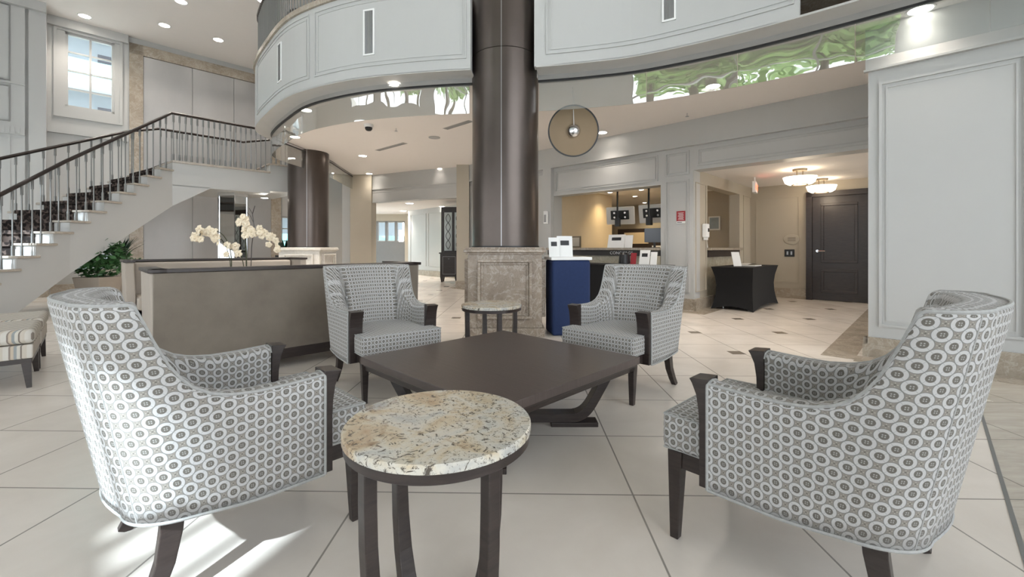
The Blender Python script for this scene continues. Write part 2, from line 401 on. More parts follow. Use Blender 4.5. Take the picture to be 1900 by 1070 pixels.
def glass(name, tint=(.86, .93, .92), wav=0.0, base=.06):
    m = bpy.data.materials.new(name); m.use_nodes = True; t = m.node_tree; t.nodes.clear()
    o = t.nodes.new('ShaderNodeOutputMaterial'); mx = t.nodes.new('ShaderNodeMixShader'); tr = t.nodes.new('ShaderNodeBsdfTransparent'); gl = t.nodes.new('ShaderNodeBsdfGlossy')
    fr = t.nodes.new('ShaderNodeFresnel'); gb = t.nodes.new('ShaderNodeNewGeometry'); io = t.nodes.new('ShaderNodeMath'); io.operation = 'MULTIPLY_ADD'; io.inputs[1].default_value = -.8333; io.inputs[2].default_value = 1.5; t.links.new(gb.outputs['Backfacing'], io.inputs[0]); t.links.new(io.outputs[0], fr.inputs[0]); ad = t.nodes.new('ShaderNodeMath'); ad.operation = 'MULTIPLY_ADD'; ad.inputs[1].default_value = 1.0; ad.inputs[2].default_value = base
    tr.inputs[0].default_value = (*tint, 1); gl.inputs['Roughness'].default_value = 0.0
    t.links.new(fr.outputs[0], ad.inputs[0]); t.links.new(ad.outputs[0], mx.inputs[0]); t.links.new(tr.outputs[0], mx.inputs[1]); t.links.new(gl.outputs[0], mx.inputs[2]); t.links.new(mx.outputs[0], o.inputs[0])
    if wav:
        g = t.nodes.new('ShaderNodeNewGeometry'); nz = t.nodes.new('ShaderNodeTexNoise'); nz.inputs['Scale'].default_value = 2.2; nz.inputs['Detail'].default_value = 1
        b = t.nodes.new('ShaderNodeBump'); b.inputs['Strength'].default_value = wav; b.inputs['Distance'].default_value = .05
        t.links.new(g.outputs['Position'], nz.inputs['Vector']); t.links.new(nz.outputs['Fac'], b.inputs['Height']); t.links.new(b.outputs[0], gl.inputs['Normal'])
    return m
baffle_glass = glass('wavy_clear_glass', (.93, .96, .96), .16, .27)
pane_glass = glass('window_glass', (.97, .99, 1), 0, .02)
teal_glass = plain('teal_balcony_glass', (.25, .62, .6), .2)

# ------------------------------------------------------------------ the setting
ZC = 3.17           # ceiling under the mezzanine
ZD = 2.74           # cornice line
mb = MB(); mb.add([(-26, -14, 0), (22, -14, 0), (22, 26, 0), (-26, 26, 0), (-26, -14, -.2), (22, -14, -.2), (22, 26, -.2), (-26, 26, -.2)], [(0, 1, 2, 3), (7, 6, 5, 4), (0, 4, 5, 1), (1, 5, 6, 2), (2, 6, 7, 3), (3, 7, 4, 0)])
struct('floor', mb, floor_m)
# edge of the mezzanine: plan line of the hanging glass, far left end to far right end
TR = [(-4.78, 14.0), (-4.55, 11.7), (-4.40, 10.4), (-4.45, 9.33), (-4.52, 8.62), (-4.47, 8.1), (-4.14, 7.6), (-3.67, 7.05), (-3.10, 6.45), (-2.6, 6.1), (-1.9, 5.78), (-1.05, 5.58), (-.3, 5.48), (.32, 5.42), (1.0, 5.27), (1.58, 5.07), (2.39, 4.59), (3.14, 4.0), (3.9, 3.30), (4.8, 2.43), (6.9, .4)]
TRK = [tuple(p[:2]) for p in smooth_path([(x, y, 0) for x, y in TR], 5)]
# lower ceiling polygon
back = [PQ(-6, 5.42), PQ(-6, 12), PQ(2, 12), Vector((8, 24, 0)), Vector((-9, 24, 0)), PQ(14.1, 7.5)]
poly = list(TRK)+[(v.x, v.y) for v in back]
mb = MB(); mb.prism(poly, ZC, ZC+.12); struct('ceiling_mezzanine', mb, ceil_m)
# atrium ceiling
mb = MB(); mb.pq(9.3, 15, -8, 12, 6.2, 6.4).pq(9.1, 9.3, -8, 12, 6.2, 8.5).pq(-9, 9.3, -8, 12, 8.5, 8.7); struct('ceiling_atrium', mb, ceil_m)
# mezzanine fascia: bowed white wall with panels
s0 = 6
FA = [p for p in TRK if p[0] < 2.9]
def split_run(pts, xl=-.47, xr=.30):
    a, b = [], []
    for (x0, y0), (x1, y1) in zip(pts, pts[1:]):
        if x0 <= xl or y0 > 6.5: a.append((x0, y0))
        if (x0 <= xl < x1) and y0 < 6.5: t = (xl-x0)/(x1-x0); a.append((xl, y0+(y1-y0)*t))
        if x0 < xr <= x1 and y0 < 6.5: t = (xr-x0)/(x1-x0); b.append((xr, y0+(y1-y0)*t))
        if x1 > xr and b: b.append((x1, y1))
    return a, b
FAS = split_run(FA); TRS = split_run(TRK, -.50, .33)
mb = MB(); [mb.ribbon(f, 3.20, 4.28, .10, .17) for f in FAS]; struct('wall_mezzanine', mb, white)
mb = MB(); [mb.ribbon(f, 3.19, 3.21, .27, 0.0) for f in (FAS[0], TRS[1])]; struct('trim_1', mb, plain('soffit_grey_paint', (.5, .49, .47), .6), )
mb = MB(); [mb.ribbon(f, 3.13, 3.20, .012, 0.012) for f in TRS]; struct('trim_2', mb, chrome)
mb = MB(); [mb.ribbon(f, 3.105, 3.13, .03, -.005) for f in TRS]; struct('trim_3', mb, black_m)
mb = MB(); [mb.ribbon(f, 4.26, 4.33, .16, .14) for f in FAS]; struct('trim_4', mb, marble_tan)
def arc_len(pts):
    s = [0]
    for a, b in zip(pts, pts[1:]): s.append(s[-1]+math.dist(a, b))
    return s
SL = arc_len(FA)
def at_s(s, off=0.0):
    P_ = offset(FA, off)
    for i in range(len(SL)-1):
        if s <= SL[i+1] or i == len(SL)-2:
            t = (s-SL[i])/(SL[i+1]-SL[i]); return (P_[i][0]+(P_[i+1][0]-P_[i][0])*t, P_[i][1]+(P_[i+1][1]-P_[i][1])*t)
def s_at_px(px, off=.27):
    best = None
    for i in range(2000):
        s = SL[-1]*i/1999
        if s < 4.5: continue
        x, y = at_s(s, off); e = abs(950+F*x/y-px)
        if best is None or e < best[0]: best = (e, s)
    return best[1]
def fascia_panel(sa, sb, z0, z1):
    mb = MB()
    for ins in (0, .05):
        a, b, c, d = sa+ins, sb-ins, z0+ins, z1-ins; n = max(3, int((b-a)/.15)); pts = [at_s(a+(b-a)*i/n, .27) for i in range(n+1)]
        th = .014 if ins == 0 else .008
        mb.ribbon(pts, c, c+.018, th); mb.ribbon(pts, d-.018, d, th)
        for q in (a, b): mb.ribbon([at_s(q-.009, .27), at_s(q+.009, .27)], c, d, th)
    return mb
pans = [(520, 505)] 
sL1, sL2, sL3, sL4 = s_at_px(500), s_at_px(573), s_at_px(583), s_at_px(864)
sR1 = s_at_px(1014)
k = 5
for a, b in ((sL1-.9, sL2), (sL3+.02, sL4), (sR1, SL[-1]-.05)):
    struct('trim_%d' % k, fascia_panel(a, b, 3.33, 4.2), white); k += 1
def slot_grille(px, z0, z1, label):
    s = s_at_px(px); t = thing('air_grille', label, 'vent', (0, 0, 0))
    m1 = MB(); wd = .075
    for a, b in ((-wd, -wd+.02), (wd-.02, wd)): m1.ribbon([at_s(s+a, .27), at_s(s+b, .27)], z0, z1, .012)
    m1.ribbon([at_s(s-wd, .27), at_s(s+wd, .27)], z0, z0+.02, .012); m1.ribbon([at_s(s-wd, .27), at_s(s+wd, .27)], z1-.02, z1, .012)
    m1.build('frame', white_card, t)
    m2 = MB(); m2.ribbon([at_s(s-wd+.02, .27), at_s(s+wd-.02, .27)], z0+.02, z1-.02, .003); m2.build('backing', grey_paint, t)
    for i in range(6):
        q = s-wd+.028+i*.0165; m3 = MB(); m3.ribbon([at_s(q-.003, .27), at_s(q+.003, .27)], z0+.02, z1-.02, .009); m3.build('slat', steel, t)
slot_grille(519, 3.48, 4.05, 'narrow air grille at the far left end of the white curved fascia')
slot_grille(685, 3.47, 4.05, 'tall slatted air grille on the curved fascia left of the big column')
slot_grille(1241, 3.50, 4.05, 'slatted air grille high on the fascia right of the big column')
# hanging smoke glass: one pane after another
joints = [0, 6.0, 8.6, 10.9, 12.6]
SLT = arc_len(TRK)
def at_t(s, off=0.0):
    for i in range(len(SLT)-1):
        if s <= SLT[i+1] or i == len(SLT)-2:
            t = (s-SLT[i])/(SLT[i+1]-SLT[i]); return (TRK[i][0]+(TRK[i+1][0]-TRK[i][0])*t, TRK[i][1]+(TRK[i+1][1]-TRK[i][1])*t)
def t_at_px(px):
    return min((abs(950+F*at_t(SLT[-1]*i/1999)[0]/at_t(SLT[-1]*i/1999)[1]-px), SLT[-1]*i/1999) for i in range(600, 1999) if at_t(SLT[-1]*i/1999)[1] > .8)[1]
js = [0.0, 3.5]+[t_at_px(x) for x in (529, 560, 872, 999, 1200, 1369, 1586, 1838)]+[SLT[-1]-.1]
js = sorted(set(round(x, 3) for x in js))
glab = ['hanging glass pane at the far end behind the rear column', 'hanging glass pane curving past the rear column', 'curved hanging glass pane beside the stair landing', 'bowed glass pane at the left tip of the mezzanine',
        'long curved glass pane under the fascia left of the big column', 'narrow glass pane hidden behind the big column', 'hanging glass pane right of the big column, above the round disc', 'hanging glass pane above the concierge opening, second from the big column',
        'hanging glass pane with green tree reflections above the corridor', 'hanging glass pane in front of the right white wall', 'hanging glass pane at the top right corner']
for i in range(len(js)-1):
    if i == js.index(round(t_at_px(872), 3)): continue
    a, b = js[i]+.003, js[i+1]-.003; n = max(2, int((b-a)/.12)); pts = [at_t(a+(b-a)*k_/n) for k_ in range(n+1)]
    mb = MB(); mb.ribbon(pts, 2.75, 3.115, .008, 0.0)
    mb.build('glass_pane', baffle_glass, label=glab[min(i, len(glab)-1)], cat='glass panel', smooth=True, group='hanging glass panes under the mezzanine')
# railing on the mezzanine edge
rt = thing('mezzanine_railing', 'metal railing with close balusters above the curved white fascia', 'railing')
RP = [at_s(SL[-1]*i/80, .22) for i in range(81)]
MB().tube([(x, y, 5.2) for x, y in RP], .03, 8).build('handrail', wood_m, rt, smooth=True)
for i in range(60):
    x, y = at_s(sL1-1.2+i*.075, .22); MB().cyl((x, y, 4.33), (x, y, 5.2), .009, n=6).build('baluster', pewter, rt)

def wallgrid(mb, a0, a1, z0, z1, fn, opens):
    """boxes of a wall with rectangular openings; fn(a0,a1,z0,z1) adds a box"""
    xs = sorted({a0, a1, *[v for o in opens for v in o[:2]]}); zs = sorted({z0, z1, *[v for o in opens for v in o[2:]]})
    for i in range(len(xs)-1):
        run = None
        for j in range(len(zs)-1):
            cx, cz = (xs[i]+xs[i+1])/2, (zs[j]+zs[j+1])/2
            hole = any(o[0] < cx < o[1] and o[2] < cz < o[3] for o in opens)
            if not hole:
                if run is None: run = zs[j]
            if (hole or j == len(zs)-2) and run is not None:
                fn(xs[i], xs[i+1], run, zs[j] if hole else zs[j+1]); run = None
def frame_q(mb, p0, p1, z0, z1, q, d=.018, w_=.022, s=-1):   # moulding on a wall of constant q, sticking out by d to side s
    for a in ((p0, p1, z0, z0+w_), (p0, p1, z1-w_, z1), (p0, p0+w_, z0+w_, z1-w_), (p1-w_, p1, z0+w_, z1-w_)): mb.pq(a[0], a[1], q, q+s*d, a[2], a[3])
def frame_p(mb, q0, q1, z0, z1, p, d=.018, w_=.022, s=-1):
    for a in ((q0, q1, z0, z0+w_), (q0, q1, z1-w_, z1), (q0, q0+w_, z0+w_, z1-w_), (q1-w_, q1, z0+w_, z1-w_)): mb.pq(p, p+s*d, a[0], a[1], a[2], a[3])
# right wall (q 5.42) with its end turning into the corridor
mb = MB(); mb.pq(-7, .44, 5.42, 5.7, 0, ZC); mb.pq(.2, .44, 5.7, 7.3, 0, ZC)
mb.pq(-7, .46, 5.40, 5.42, ZD+.03, ZC)
struct('wall_right', mb, white)
mb = MB(); mb.pq(-7, .47, 5.37, 5.42, ZD, ZD+.02)
for p0, p1 in ((-.56, .36), (-1.72, -.68), (-2.9, -1.84)):
    frame_q(mb, p0, p1, .30, 2.62, 5.42); frame_q(mb, p0+.05, p1-.05, .35, 2.57, 5.42, .01, .012)
struct('trim_8', mb, white)
mb = MB(); mb.pq(-7, .47, 5.385, 5.42, 0, .19).pq(-7, .48, 5.375, 5.42, 0, .12).pq(.44, .475, 5.385, 7.3, 0, .19); struct('baseboard_right', mb, marble_tan)
# concierge wall (q 7.30)
QC = 7.30
mb = MB(); wallgrid(mb, 2.85, 9.0, 0, ZC, lambda a, b, c, d: mb.pq(a, b, QC, QC+.28, c, d), [(3.42, 5.81, .0, 2.15)])
mb.pq(.0, 2.85, QC, QC+.28, 2.34, ZC)
mb.pq(0, 9.0, QC-.06, QC, ZD+.03, ZC)
struct('wall_concierge', mb, white)
mb = MB(); mb.pq(0, 9.02, QC-.08, QC, ZD, ZD+.03)
for p0, p1, z0, z1 in ((3.47, 5.76, 2.22, 2.68), (2.92, 3.33, .3, 2.2), (2.92, 3.33, 2.28, 2.68), (.1, 2.78, 2.40, 2.68), (5.9, 8.9, .3, 2.68)):
    frame_q(mb, p0, p1, z0, z1, QC); frame_q(mb, p0+.045, p1-.045, z0+.045, z1-.045, QC, .01, .012)
mb.pq(5.82, 6.05, QC-.09, QC, 0, ZD)
struct('trim_9', mb, white)
mb = MB(); mb.pq(2.83, 3.42, QC-.035, QC, 0, .19).pq(2.81, 3.42, QC-.045, QC, 0, .12).pq(2.81, 2.85, QC-.04, QC+3.2, 0, .19).pq(5.81, 9, QC-.1, QC, 0, .19); struct('baseboard_concierge', mb, marble_tan)
# corridor
mb = MB(); wallgrid(mb, QC+.28, 10.6, 0, 2.36, lambda a, b, c, d: mb.pq(2.85, 3.05, a, b, c, d), [(QC+.62, QC+2.96-.55, 0, 2.15)])
frame_p(mb, QC+.08, QC+.55, .3, 2.15, 2.85, .012, .014); frame_p(mb, 9.95, 10.45, .3, 2.15, 2.85, .012, .014)
struct('wall_corridor_left', mb, beige_paint)
mb = MB(); wallgrid(mb, -1.5, 3.05, 0, 2.36, lambda a, b, c, d: mb.pq(a, b, 10.5, 10.7, c, d), [(.80, 1.78, 0, 2.14)])
frame_q(mb, 1.95, 2.75, .32, 2.1, 10.5, .012, .014)
struct('wall_corridor_end', mb, beige_paint)
mb = MB(); mb.pq(1.78, 2.85, 10.46, 10.5, 0, .2); struct('baseboard_corridor', mb, marble_tan)
mb = MB(); mb.pq(-1.5, 9.0, QC+.28, 12.5, 2.36, 2.46); struct('ceiling_corridor', mb, ceil_m)
# corridor door
dr = tag(MB().pq(.86, 1.72, 10.47, 10.52, 0.01, 2.06).build('door_1', wood_m, bevel=.004), kind='structure')
fm = MB(); fm.pq(1.72, 1.82, 10.42, 10.55, 0, 2.16).pq(.76, .86, 10.42, 10.55, 0, 2.16).pq(.76, 1.82, 10.42, 10.55, 2.06, 2.16); fm.build('door_frame', wood_m, dr)
pm = MB(); frame_q(pm, 1.0, 1.58, .75, 1.92, 10.47, .022, .05); frame_q(pm, 1.0, 1.58, .16, .62, 10.47, .022, .05); pm.build('door_moulding', wood_m, dr, bevel=.006)
hm = MB(); hm.cyl(PQ(1.63, 10.47, .98), PQ(1.63, 10.41, .98), .025).tube([PQ(1.63, 10.415, .98), PQ(1.5, 10.40, .98)], .011); hm.build('door_handle', chrome, dr, label='chrome lever handle', smooth=True)
# band of darker stone in the floor
mb = MB(); mb.pq(.52, .78, 5.15, 10.3, 0, .0015).pq(2.55, 2.82, 6.95, 7.9, 0, .0015).pq(2.82, 9, 6.95, 7.2, 0, .0015).pq(-1.2, .52, 5.08, 5.36, 0, .0015); struct('trim_10', mb, marble_tan)
mb = MB(); mb.pq(-.235, -.22, -3, 5.0, 0, .002); struct('trim_11', mb, pewter)
# concierge room
mb = MB(); mb.pq(5.81, 5.95, QC+.28, 9.65, 0, 2.36); struct('wall_concierge_left', mb, warm_paint)
mb = MB(); mb.pq(-1.5, 9.0, 12.3, 12.5, 0, 2.5); struct('wall_office_back', mb, beige_paint)
mb = MB(); mb.pq(8.8, 9.0, QC+.28, 12.4, 0, 2.36); struct('wall_office_left', mb, beige_paint)

# left (far) wall, p 14.1: window bay, marble framed metal panels, end bay
PL = 14.1
mb = MB(); wallgrid(mb, -.25, 6.6, 0, 6.2, lambda a, b, c, d: mb.pq(PL, PL+.25, a, b, c, d), [(.03, .86, 4.25, 5.95), (4.57, 5.9, .5, 2.0), (.0, .95, .5, 1.75)])
mb.pq(13.5, PL+.25, -.55, -.25, 0, 6.2).pq(13.5, 13.75, -9.0, -.5, 0, 6.2)
struct('wall_left', mb, white)
mb = MB()
frame_p(mb, -4.6, -.75, 4.45, 6.0, 13.5); frame_p(mb, -4.6, -.75, 3.62, 4.35, 13.5); frame_p(mb, -1.6, -.75, 4.45, 6.0, 13.5); frame_p(mb, -1.6, -.75, 3.62, 4.35, 13.5)
frame_p(mb, -1.6, -.75, .4, 3.3, 13.5); mb.pq(13.44, 13.5, -5, -.55, 3.36, 3.52).pq(13.46, 13.5, -5, -.55, 4.39, 4.41)
mb.pq(14.04, 14.1, -.25, 1.1, 3.62, 3.7).pq(14.0, 14.1, -.25, 1.1, 6.0, 6.2).pq(13.4, 13.5, -5, -.25, 6.0, 6.2)
for i in range(26): mb.pq(13.42, 13.44, -2.4+i*.07, -2.4+i*.07+.035, 3.38, 3.5)
frame_p(mb, -.15, 1.0, 4.0, 6.0, PL, .03, .05)
struct('trim_12', mb, white)
mb = MB(); mb.pq(13.46, 13.5, -6, -.2, 0, .22).pq(14.05, 14.1, -.2, 1.12, 0, .22).pq(14.05, 14.1, 4.5, 8, 0, .22); struct('baseboard_left', mb, marble_tan)
def window(n, opn, mat=white, nx=2, nz=4, p=None, q=None, d=.06):
    a0, a1, z0, z1 = opn; m1 = MB(); m2 = MB()
    f = (lambda m, a, b, c, e, t0, t1: m.pq(p+t0, p+t1, a, b, c, e)) if p is not None else (lambda m, a, b, c, e, t0, t1: m.pq(a, b, q+t0, q+t1, c, e))
    w_ = .05
    for r in ((a0, a1, z0, z0+w_), (a0, a1, z1-w_, z1), (a0, a0+w_, z0, z1), (a1-w_, a1, z0, z1)): f(m1, *r, .0, .1)
    for i in range(1, nx): x = a0+(a1-a0)*i/nx; f(m1, x-.02, x+.02, z0, z1, .02, .08)
    for i in range(1, nz): z = z0+(z1-z0)*i/nz; f(m1, a0, a1, z-.016, z+.016, .02, .08)
    o = struct('window_%d' % n, m1, mat); f(m2, a0, a1, z0, z1, .045, .052); m2.build('pane', pane_glass, o)
    return o
window(1, (.03, .86, 4.25, 5.95), p=PL+.05); window(2, (4.57, 5.9, .5, 2.0), p=PL+.05, nx=1, nz=4); window(40, (.0, .95, .5, 1.75), p=PL+.05, nx=2, nz=3)
mb = MB(); mb.pq(PL-.06, PL, 1.12, 1.38, 0, 6.05).pq(PL-.06, PL, 4.28, 4.55, 0, 6.05).pq(PL-.06, PL, 1.12, 4.55, 5.8, 6.05); struct('trim_13', mb, marble_tan)
for i, (a, b, lb) in enumerate(((1.39, 2.37, 'silver metal wall panel beside the left marble frame, left of three'), (2.385, 3.32, 'silver metal wall panel in the middle of the marble frame'), (3.335, 4.28, 'silver metal wall panel nearest the mezzanine, right of three'))):
    MB().pq(PL-.03, PL, a, b, .1, 5.79).build('wall_panel', silver_m, label=lb, cat='wall panel', group='tall silver wall panels in the marble frame')
# window wall behind the camera and entrance side
op = [(a, b, .4, 3.0) for a, b in LOWWIN]+[(a, b, 5.3, 8.0) for a, b in HIWIN]+[(-1.0, .06, 3.76, 4.6), (7.3, 8.6, 3.9, 4.9)]
mb = MB(); wallgrid(mb, -7, 14, 0, 8.5, lambda a, b, c, d: mb.pq(a, b, QB-.2, QB, c, d), op); struct('wall_back', mb, white)
n = 3
for a, b in LOWWIN: window(n, (a, b, .4, 3.0), q=QB-.15, nx=2, nz=3); n += 1
for a, b in HIWIN: window(n, (a, b, 5.3, 8.0), q=QB-.15, nx=3, nz=3); n += 1
window(n, (-1.0, .06, 3.76, 4.6), q=QB-.15, nx=5, nz=1); n += 1
window(n, (7.3, 8.6, 3.9, 4.9), q=QB-.15, nx=2, nz=1); n += 1
mb = MB(); wallgrid(mb, QB-.2, 5.6, 0, 8.5, lambda a, b, c, d: mb.pq(-7.2, -7, a, b, c, d), [(-3.8, 4.6, .3, 7.6)]); struct('wall_entrance', mb, white)
window(n, (-3.8, 4.6, .3, 7.6), p=-7.15, nx=6, nz=4); n += 1
mb = MB(); mb.pq(-7, 14.3, 12.5, 12.7, 0, 8.7); struct('wall_far', mb, beige_paint)
# upper floor wall standing back on the mezzanine
mb = MB(); mb.pq(-7, .3, 7.0, 7.2, 3.3, 8.5).pq(.3, 9.3, 9.0, 9.2, 3.3, 8.5).pq(.3, .5, 7.0, 9.0, 3.3, 8.5).pq(9.3, 14.1, 9.0, 9.2, 3.3, 6.2); struct('wall_upper', mb, white)
mb = MB(); mb.prism([(v[0], v[1]) for v in poly], 4.1, 4.2); struct('floor_mezzanine', mb, marble_tan)

# back of the hall: curved header, pilasters, sitting room behind
HD = [(-1.25, 11.35), (-1.9, 11.62), (-2.65, 11.95), (-3.4, 12.35), (-4.1, 12.75)]
HDr = [tuple(p[:2]) for p in smooth_path([(x, y, 0) for x, y in HD], 4)]
mb = MB(); mb.ribbon(HDr, 2.36, ZC, .2, 0.0); struct('wall_header', mb, white)
mb = MB(); mb.ribbon(HDr, ZD, ZD+.03, .03, -.03); mb.ribbon(HDr, 2.36, 2.39, .02, -.02); mb.ribbon(HDr, 2.66, 2.672, .012, -.012); struct('trim_14', mb, white)
mb = MB(); mb.box(-1.42, -1.1, 11.1, 11.5, .0, ZC).box(-4.72, -4.1, 12.65, 13.1, 0, ZC); struct('trim_15', mb, beige_paint)
mb = MB(); mb.box(-5.05, -4.73, 12.9, 13.3, 0, ZC); struct('trim_16', mb, white)
mb = MB(); mb.box(-1.44, -1.08, 11.08, 11.5, .0, .2); struct('baseboard_hall', mb, marble_tan)
mb = MB(); mb.add([(-4.9, 13.2, 2.5), (-1.0, 11.7, 2.5), (3.5, 20, 2.5), (-8, 20, 2.5), (-4.9, 13.2, 2.6), (-1.0, 11.7, 2.6), (3.5, 20, 2.6), (-8, 20, 2.6)], [(3, 2, 1, 0), (4, 5, 6, 7), (0, 1, 5, 4), (1, 2, 6, 5), (2, 3, 7, 6), (3, 0, 4, 7)])
struct('ceiling_sitting_room', mb, ceil_m)
SW = [(-4.12, 17.2), (-1.55, 14.3), (1.5, 14.0)]
mb = MB(); mb.ribbon(SW, 0, 2.5, .1, -.1); struct('wall_sitting_room', mb, white)
def on_sw(t): return (SW[0][0]+(SW[1][0]-SW[0][0])*t, SW[0][1]+(SW[1][1]-SW[0][1])*t)
mb = MB()
for t0, t1 in ((.05, .36), (.4, .72)):
    a, b = on_sw(t0), on_sw(t1)
    mb.ribbon([a, b], .35, .37, .015); mb.ribbon([a, b], 2.3, 2.32, .015); mb.ribbon([a, on_sw(t0+.008)], .35, 2.32, .015); mb.ribbon([on_sw(t1-.008), b], .35, 2.32, .015)
struct('trim_17', mb, white)
mb = MB(); mb.ribbon(SW[:2], 0, .2, .03, 0); struct('baseboard_sitting_room', mb, marble_tan)
mb = MB(); wallgrid(mb, -8, -4.0, 0, 2.5, lambda a, b, c, d: mb.box(a, b, 19, 19.2, c, d), [(-6.3+.0+i*.42, -6.3+.32+i*.42, 1.32, 2.18) for i in range(4)]); struct('wall_sitting_room_back', mb, grey_paint)
for i in range(4):
    x = -6.3+i*.42; o = struct('window_%d' % n, MB().box(x, x+.32, 19.02, 19.06, 1.32, 1.36).box(x, x+.32, 19.02, 19.06, 2.14, 2.18), white); MB().box(x, x+.32, 19.05, 19.06, 1.36, 2.14).build('pane', pane_glass, o); n += 1
mb = MB(); mb.box(-4.62, -4.12, 18.7, 18.8, 0, 2.5).box(-6.7, -4.5, 18.85, 18.95, 2.2, 2.5); struct('trim_18', mb, beige_paint)

# ------------------------------------------------------------------ columns
def column(x, y, label, ang_seam, pm=marble_grey):
    t = thing('column', label, 'column', (x, y, 0))
    w_ = .44
    m1 = MB(); m1.box(-w_, w_, -w_, w_, .10, .98).box(-w_-.03, w_+.03, -w_-.03, w_+.03, 0, .10)
    p = m1.build('pedestal', pm, t, bevel=.006)
    fr = MB()
    for (s, ax) in ((-1, 'y'), (1, 'x'), (-1, 'x')):
        for (ins, wd, d) in ((.12, .035, .05), (.155, .03, .02)):
            a0, a1, z0, z1 = -w_+ins, w_-ins, .22+ins-.13, .90-(ins-.13)
            for r in ((a0, a1, z0, z0+wd), (a0, a1, z1-wd, z1), (a0, a0+wd, z0+wd, z1-wd), (a1-wd, a1, z0+wd, z1-wd)):
                if ax == 'y': fr.box(r[0], r[1], -w_-d, -w_+.002, r[2], r[3])
                else: fr.box(s*(w_-.002), s*(w_+d), r[0], r[1], r[2], r[3])
    fr.build('moulding', pm, p, bevel=.006)
    c = MB(); c.box(-w_-.02, w_+.02, -w_-.02, w_+.02, .965, .99).box(-w_-.045, w_+.045, -w_-.045, w_+.045, .99, 1.03).box(-w_-.03, w_+.03, -w_-.03, w_+.03, 1.03, 1.052)
    c.build('cap', pm, t, bevel=.008, seg=3)
    R = .422
    for z0, z1 in ((1.052, 3.44), (3.444, 8.5)):
        MB().lathe([(R-.01, z0), (R, z0+.002), (R, z1-.002), (R-.01, z1)], n=96).build('shaft', col_m, t, smooth=True)
    a = ang_seam; sm = MB(); sm.box(R-.004, R+.0025, -.004, .004, 1.06, 8.4); o = sm.build('seam', steel, t); o.rotation_euler = (0, 0, a)
    MB().lathe([(R-.005, 1.052), (R+.01, 1.052), (R+.01, 1.07), (R-.005, 1.07)], n=64).build('collar', black_m, t, smooth=True)
    return t
column(-.085, 5.57, 'huge bronze metal column on a square grey marble pedestal behind the coffee table', -PI/2-.10)
c2 = column(-4.57, 9.75, 'bronze metal column on pale marble pedestal behind the settees', -PI/2+.35, marble_cream)

# ------------------------------------------------------------------ staircase
tread_m = marble('tread_stone', (.36, .31, .26), (.46, .41, .35), (.55, .5, .44), sc=5, amt=.4)
st = thing('staircase', 'curving white staircase with dark carpet runner and metal balusters', 'staircase', (0, 0, 0))
RISE = .1819; Z00 = .0228
def Pn(i): return Vector((interp(i, [(0, -7.06), (8, -6.955), (15, -6.634)]), 4.943+.2354*i, 0))      # inner (near) edge
def Pf(i): return Vector((interp(i, [(0, -8.65), (8, -8.56), (15, -8.05)]), 9.55-.372*(15-i), 0))       # outer (far) edge, wider treads
def across(i, f): return Pn(i).lerp(Pf(i), f)
def quad(pts, z0, z1): return MB().prism([(p.x, p.y) for p in pts], z0, z1)
for i in range(1, 15):
    z = RISE*i+Z00; ex = (Pn(i)-Pf(i)).normalized()*.05; back_ = Vector((0, -.03, 0))
    quad([Pn(i)+ex+back_, Pn(i+1)+ex+Vector((0, .02, 0)), Pf(i+1), Pf(i)+back_], z-.035, z).build('tread', tread_m, st, bevel=.008)
    quad([Pn(i), Pn(i)+Vector((0, .03, 0)), Pf(i)+Vector((0, .03, 0)), Pf(i)], z-RISE, z-.035).build('riser', white, st)
    m = quad([across(i, .17)+Vector((0, -.045, 0)), across(i+1, .17), across(i+1, .88), across(i, .88)+Vector((0, -.045, 0))], z, z+.012)
    for y0, y1, za, zb in ((-.055, -.032, z-.045, z+.012), (-.016, -.001, z-RISE, z-.03)):
        q = quad([across(i, .17)+Vector((0, y0, 0)), across(i, .17)+Vector((0, y1, 0)), across(i, .88)+Vector((0, y1, 0)), across(i, .88)+Vector((0, y0, 0))], za, zb); m.add(q.v, q.f)
    m.build('carpet_runner', runner_m, st)
ZL = RISE*15+Z00; E0 = Pn(15); F0 = Pf(15); LD = 1.74; E1 = E0+D2*LD; ZU = 2.26; W_ = (F0-E0).length
G1 = E1+D1*W_
lp = [(E0.x, E0.y), (E1.x, E1.y), (G1.x, G1.y), (F0.x+.3*D2.x, F0.y+.3*D2.y), (F0.x, F0.y)]
MB().prism(lp, ZU, ZL-.04).build('landing', white, st)
MB().prism([(lp[0][0]+.03, lp[0][1]-.03), (lp[1][0]+.03, lp[1][1]-.03)]+lp[2:], ZL-.04, ZL).build('landing_floor', tread_m, st)
q_ = quad([across(15, .17), across(15, .17)+D2*LD, across(15, .88)+D2*LD, across(15, .88)], ZL, ZL+.012); q_.build('carpet_runner', runner_m, st)
def sof(y): return .20+.74*(y-6.23)                # underside of the flight along its inner edge
ZB15 = sof(E0.y)
g = E0+D2*.62; v_ = [(E0, ZB15), (g, ZU), (g, ZU+.02), (E0, ZU+.02)]
m = MB(); inn = D1*.15
m.add([(p.x, p.y, z) for p, z in v_]+[(p.x+inn.x, p.y+inn.y, z) for p, z in v_], [(3, 2, 1, 0), (4, 5, 6, 7), (0, 1, 5, 4), (1, 2, 6, 5), (2, 3, 7, 6), (3, 0, 4, 7)]); m.build('landing_haunch', white, st)
pts = [E1, E1+D2*.62, E1+D2*.62+D1*W_, G1]
quad(pts, ZU+.06, ZL+.16).build('upper_step', white, st)
quad([pts[0]-D1*.03-D2*.03, pts[1]-D1*.03, pts[2], pts[3]-D2*.03], ZL+.15, ZL+.185).build('upper_tread', tread_m, st)
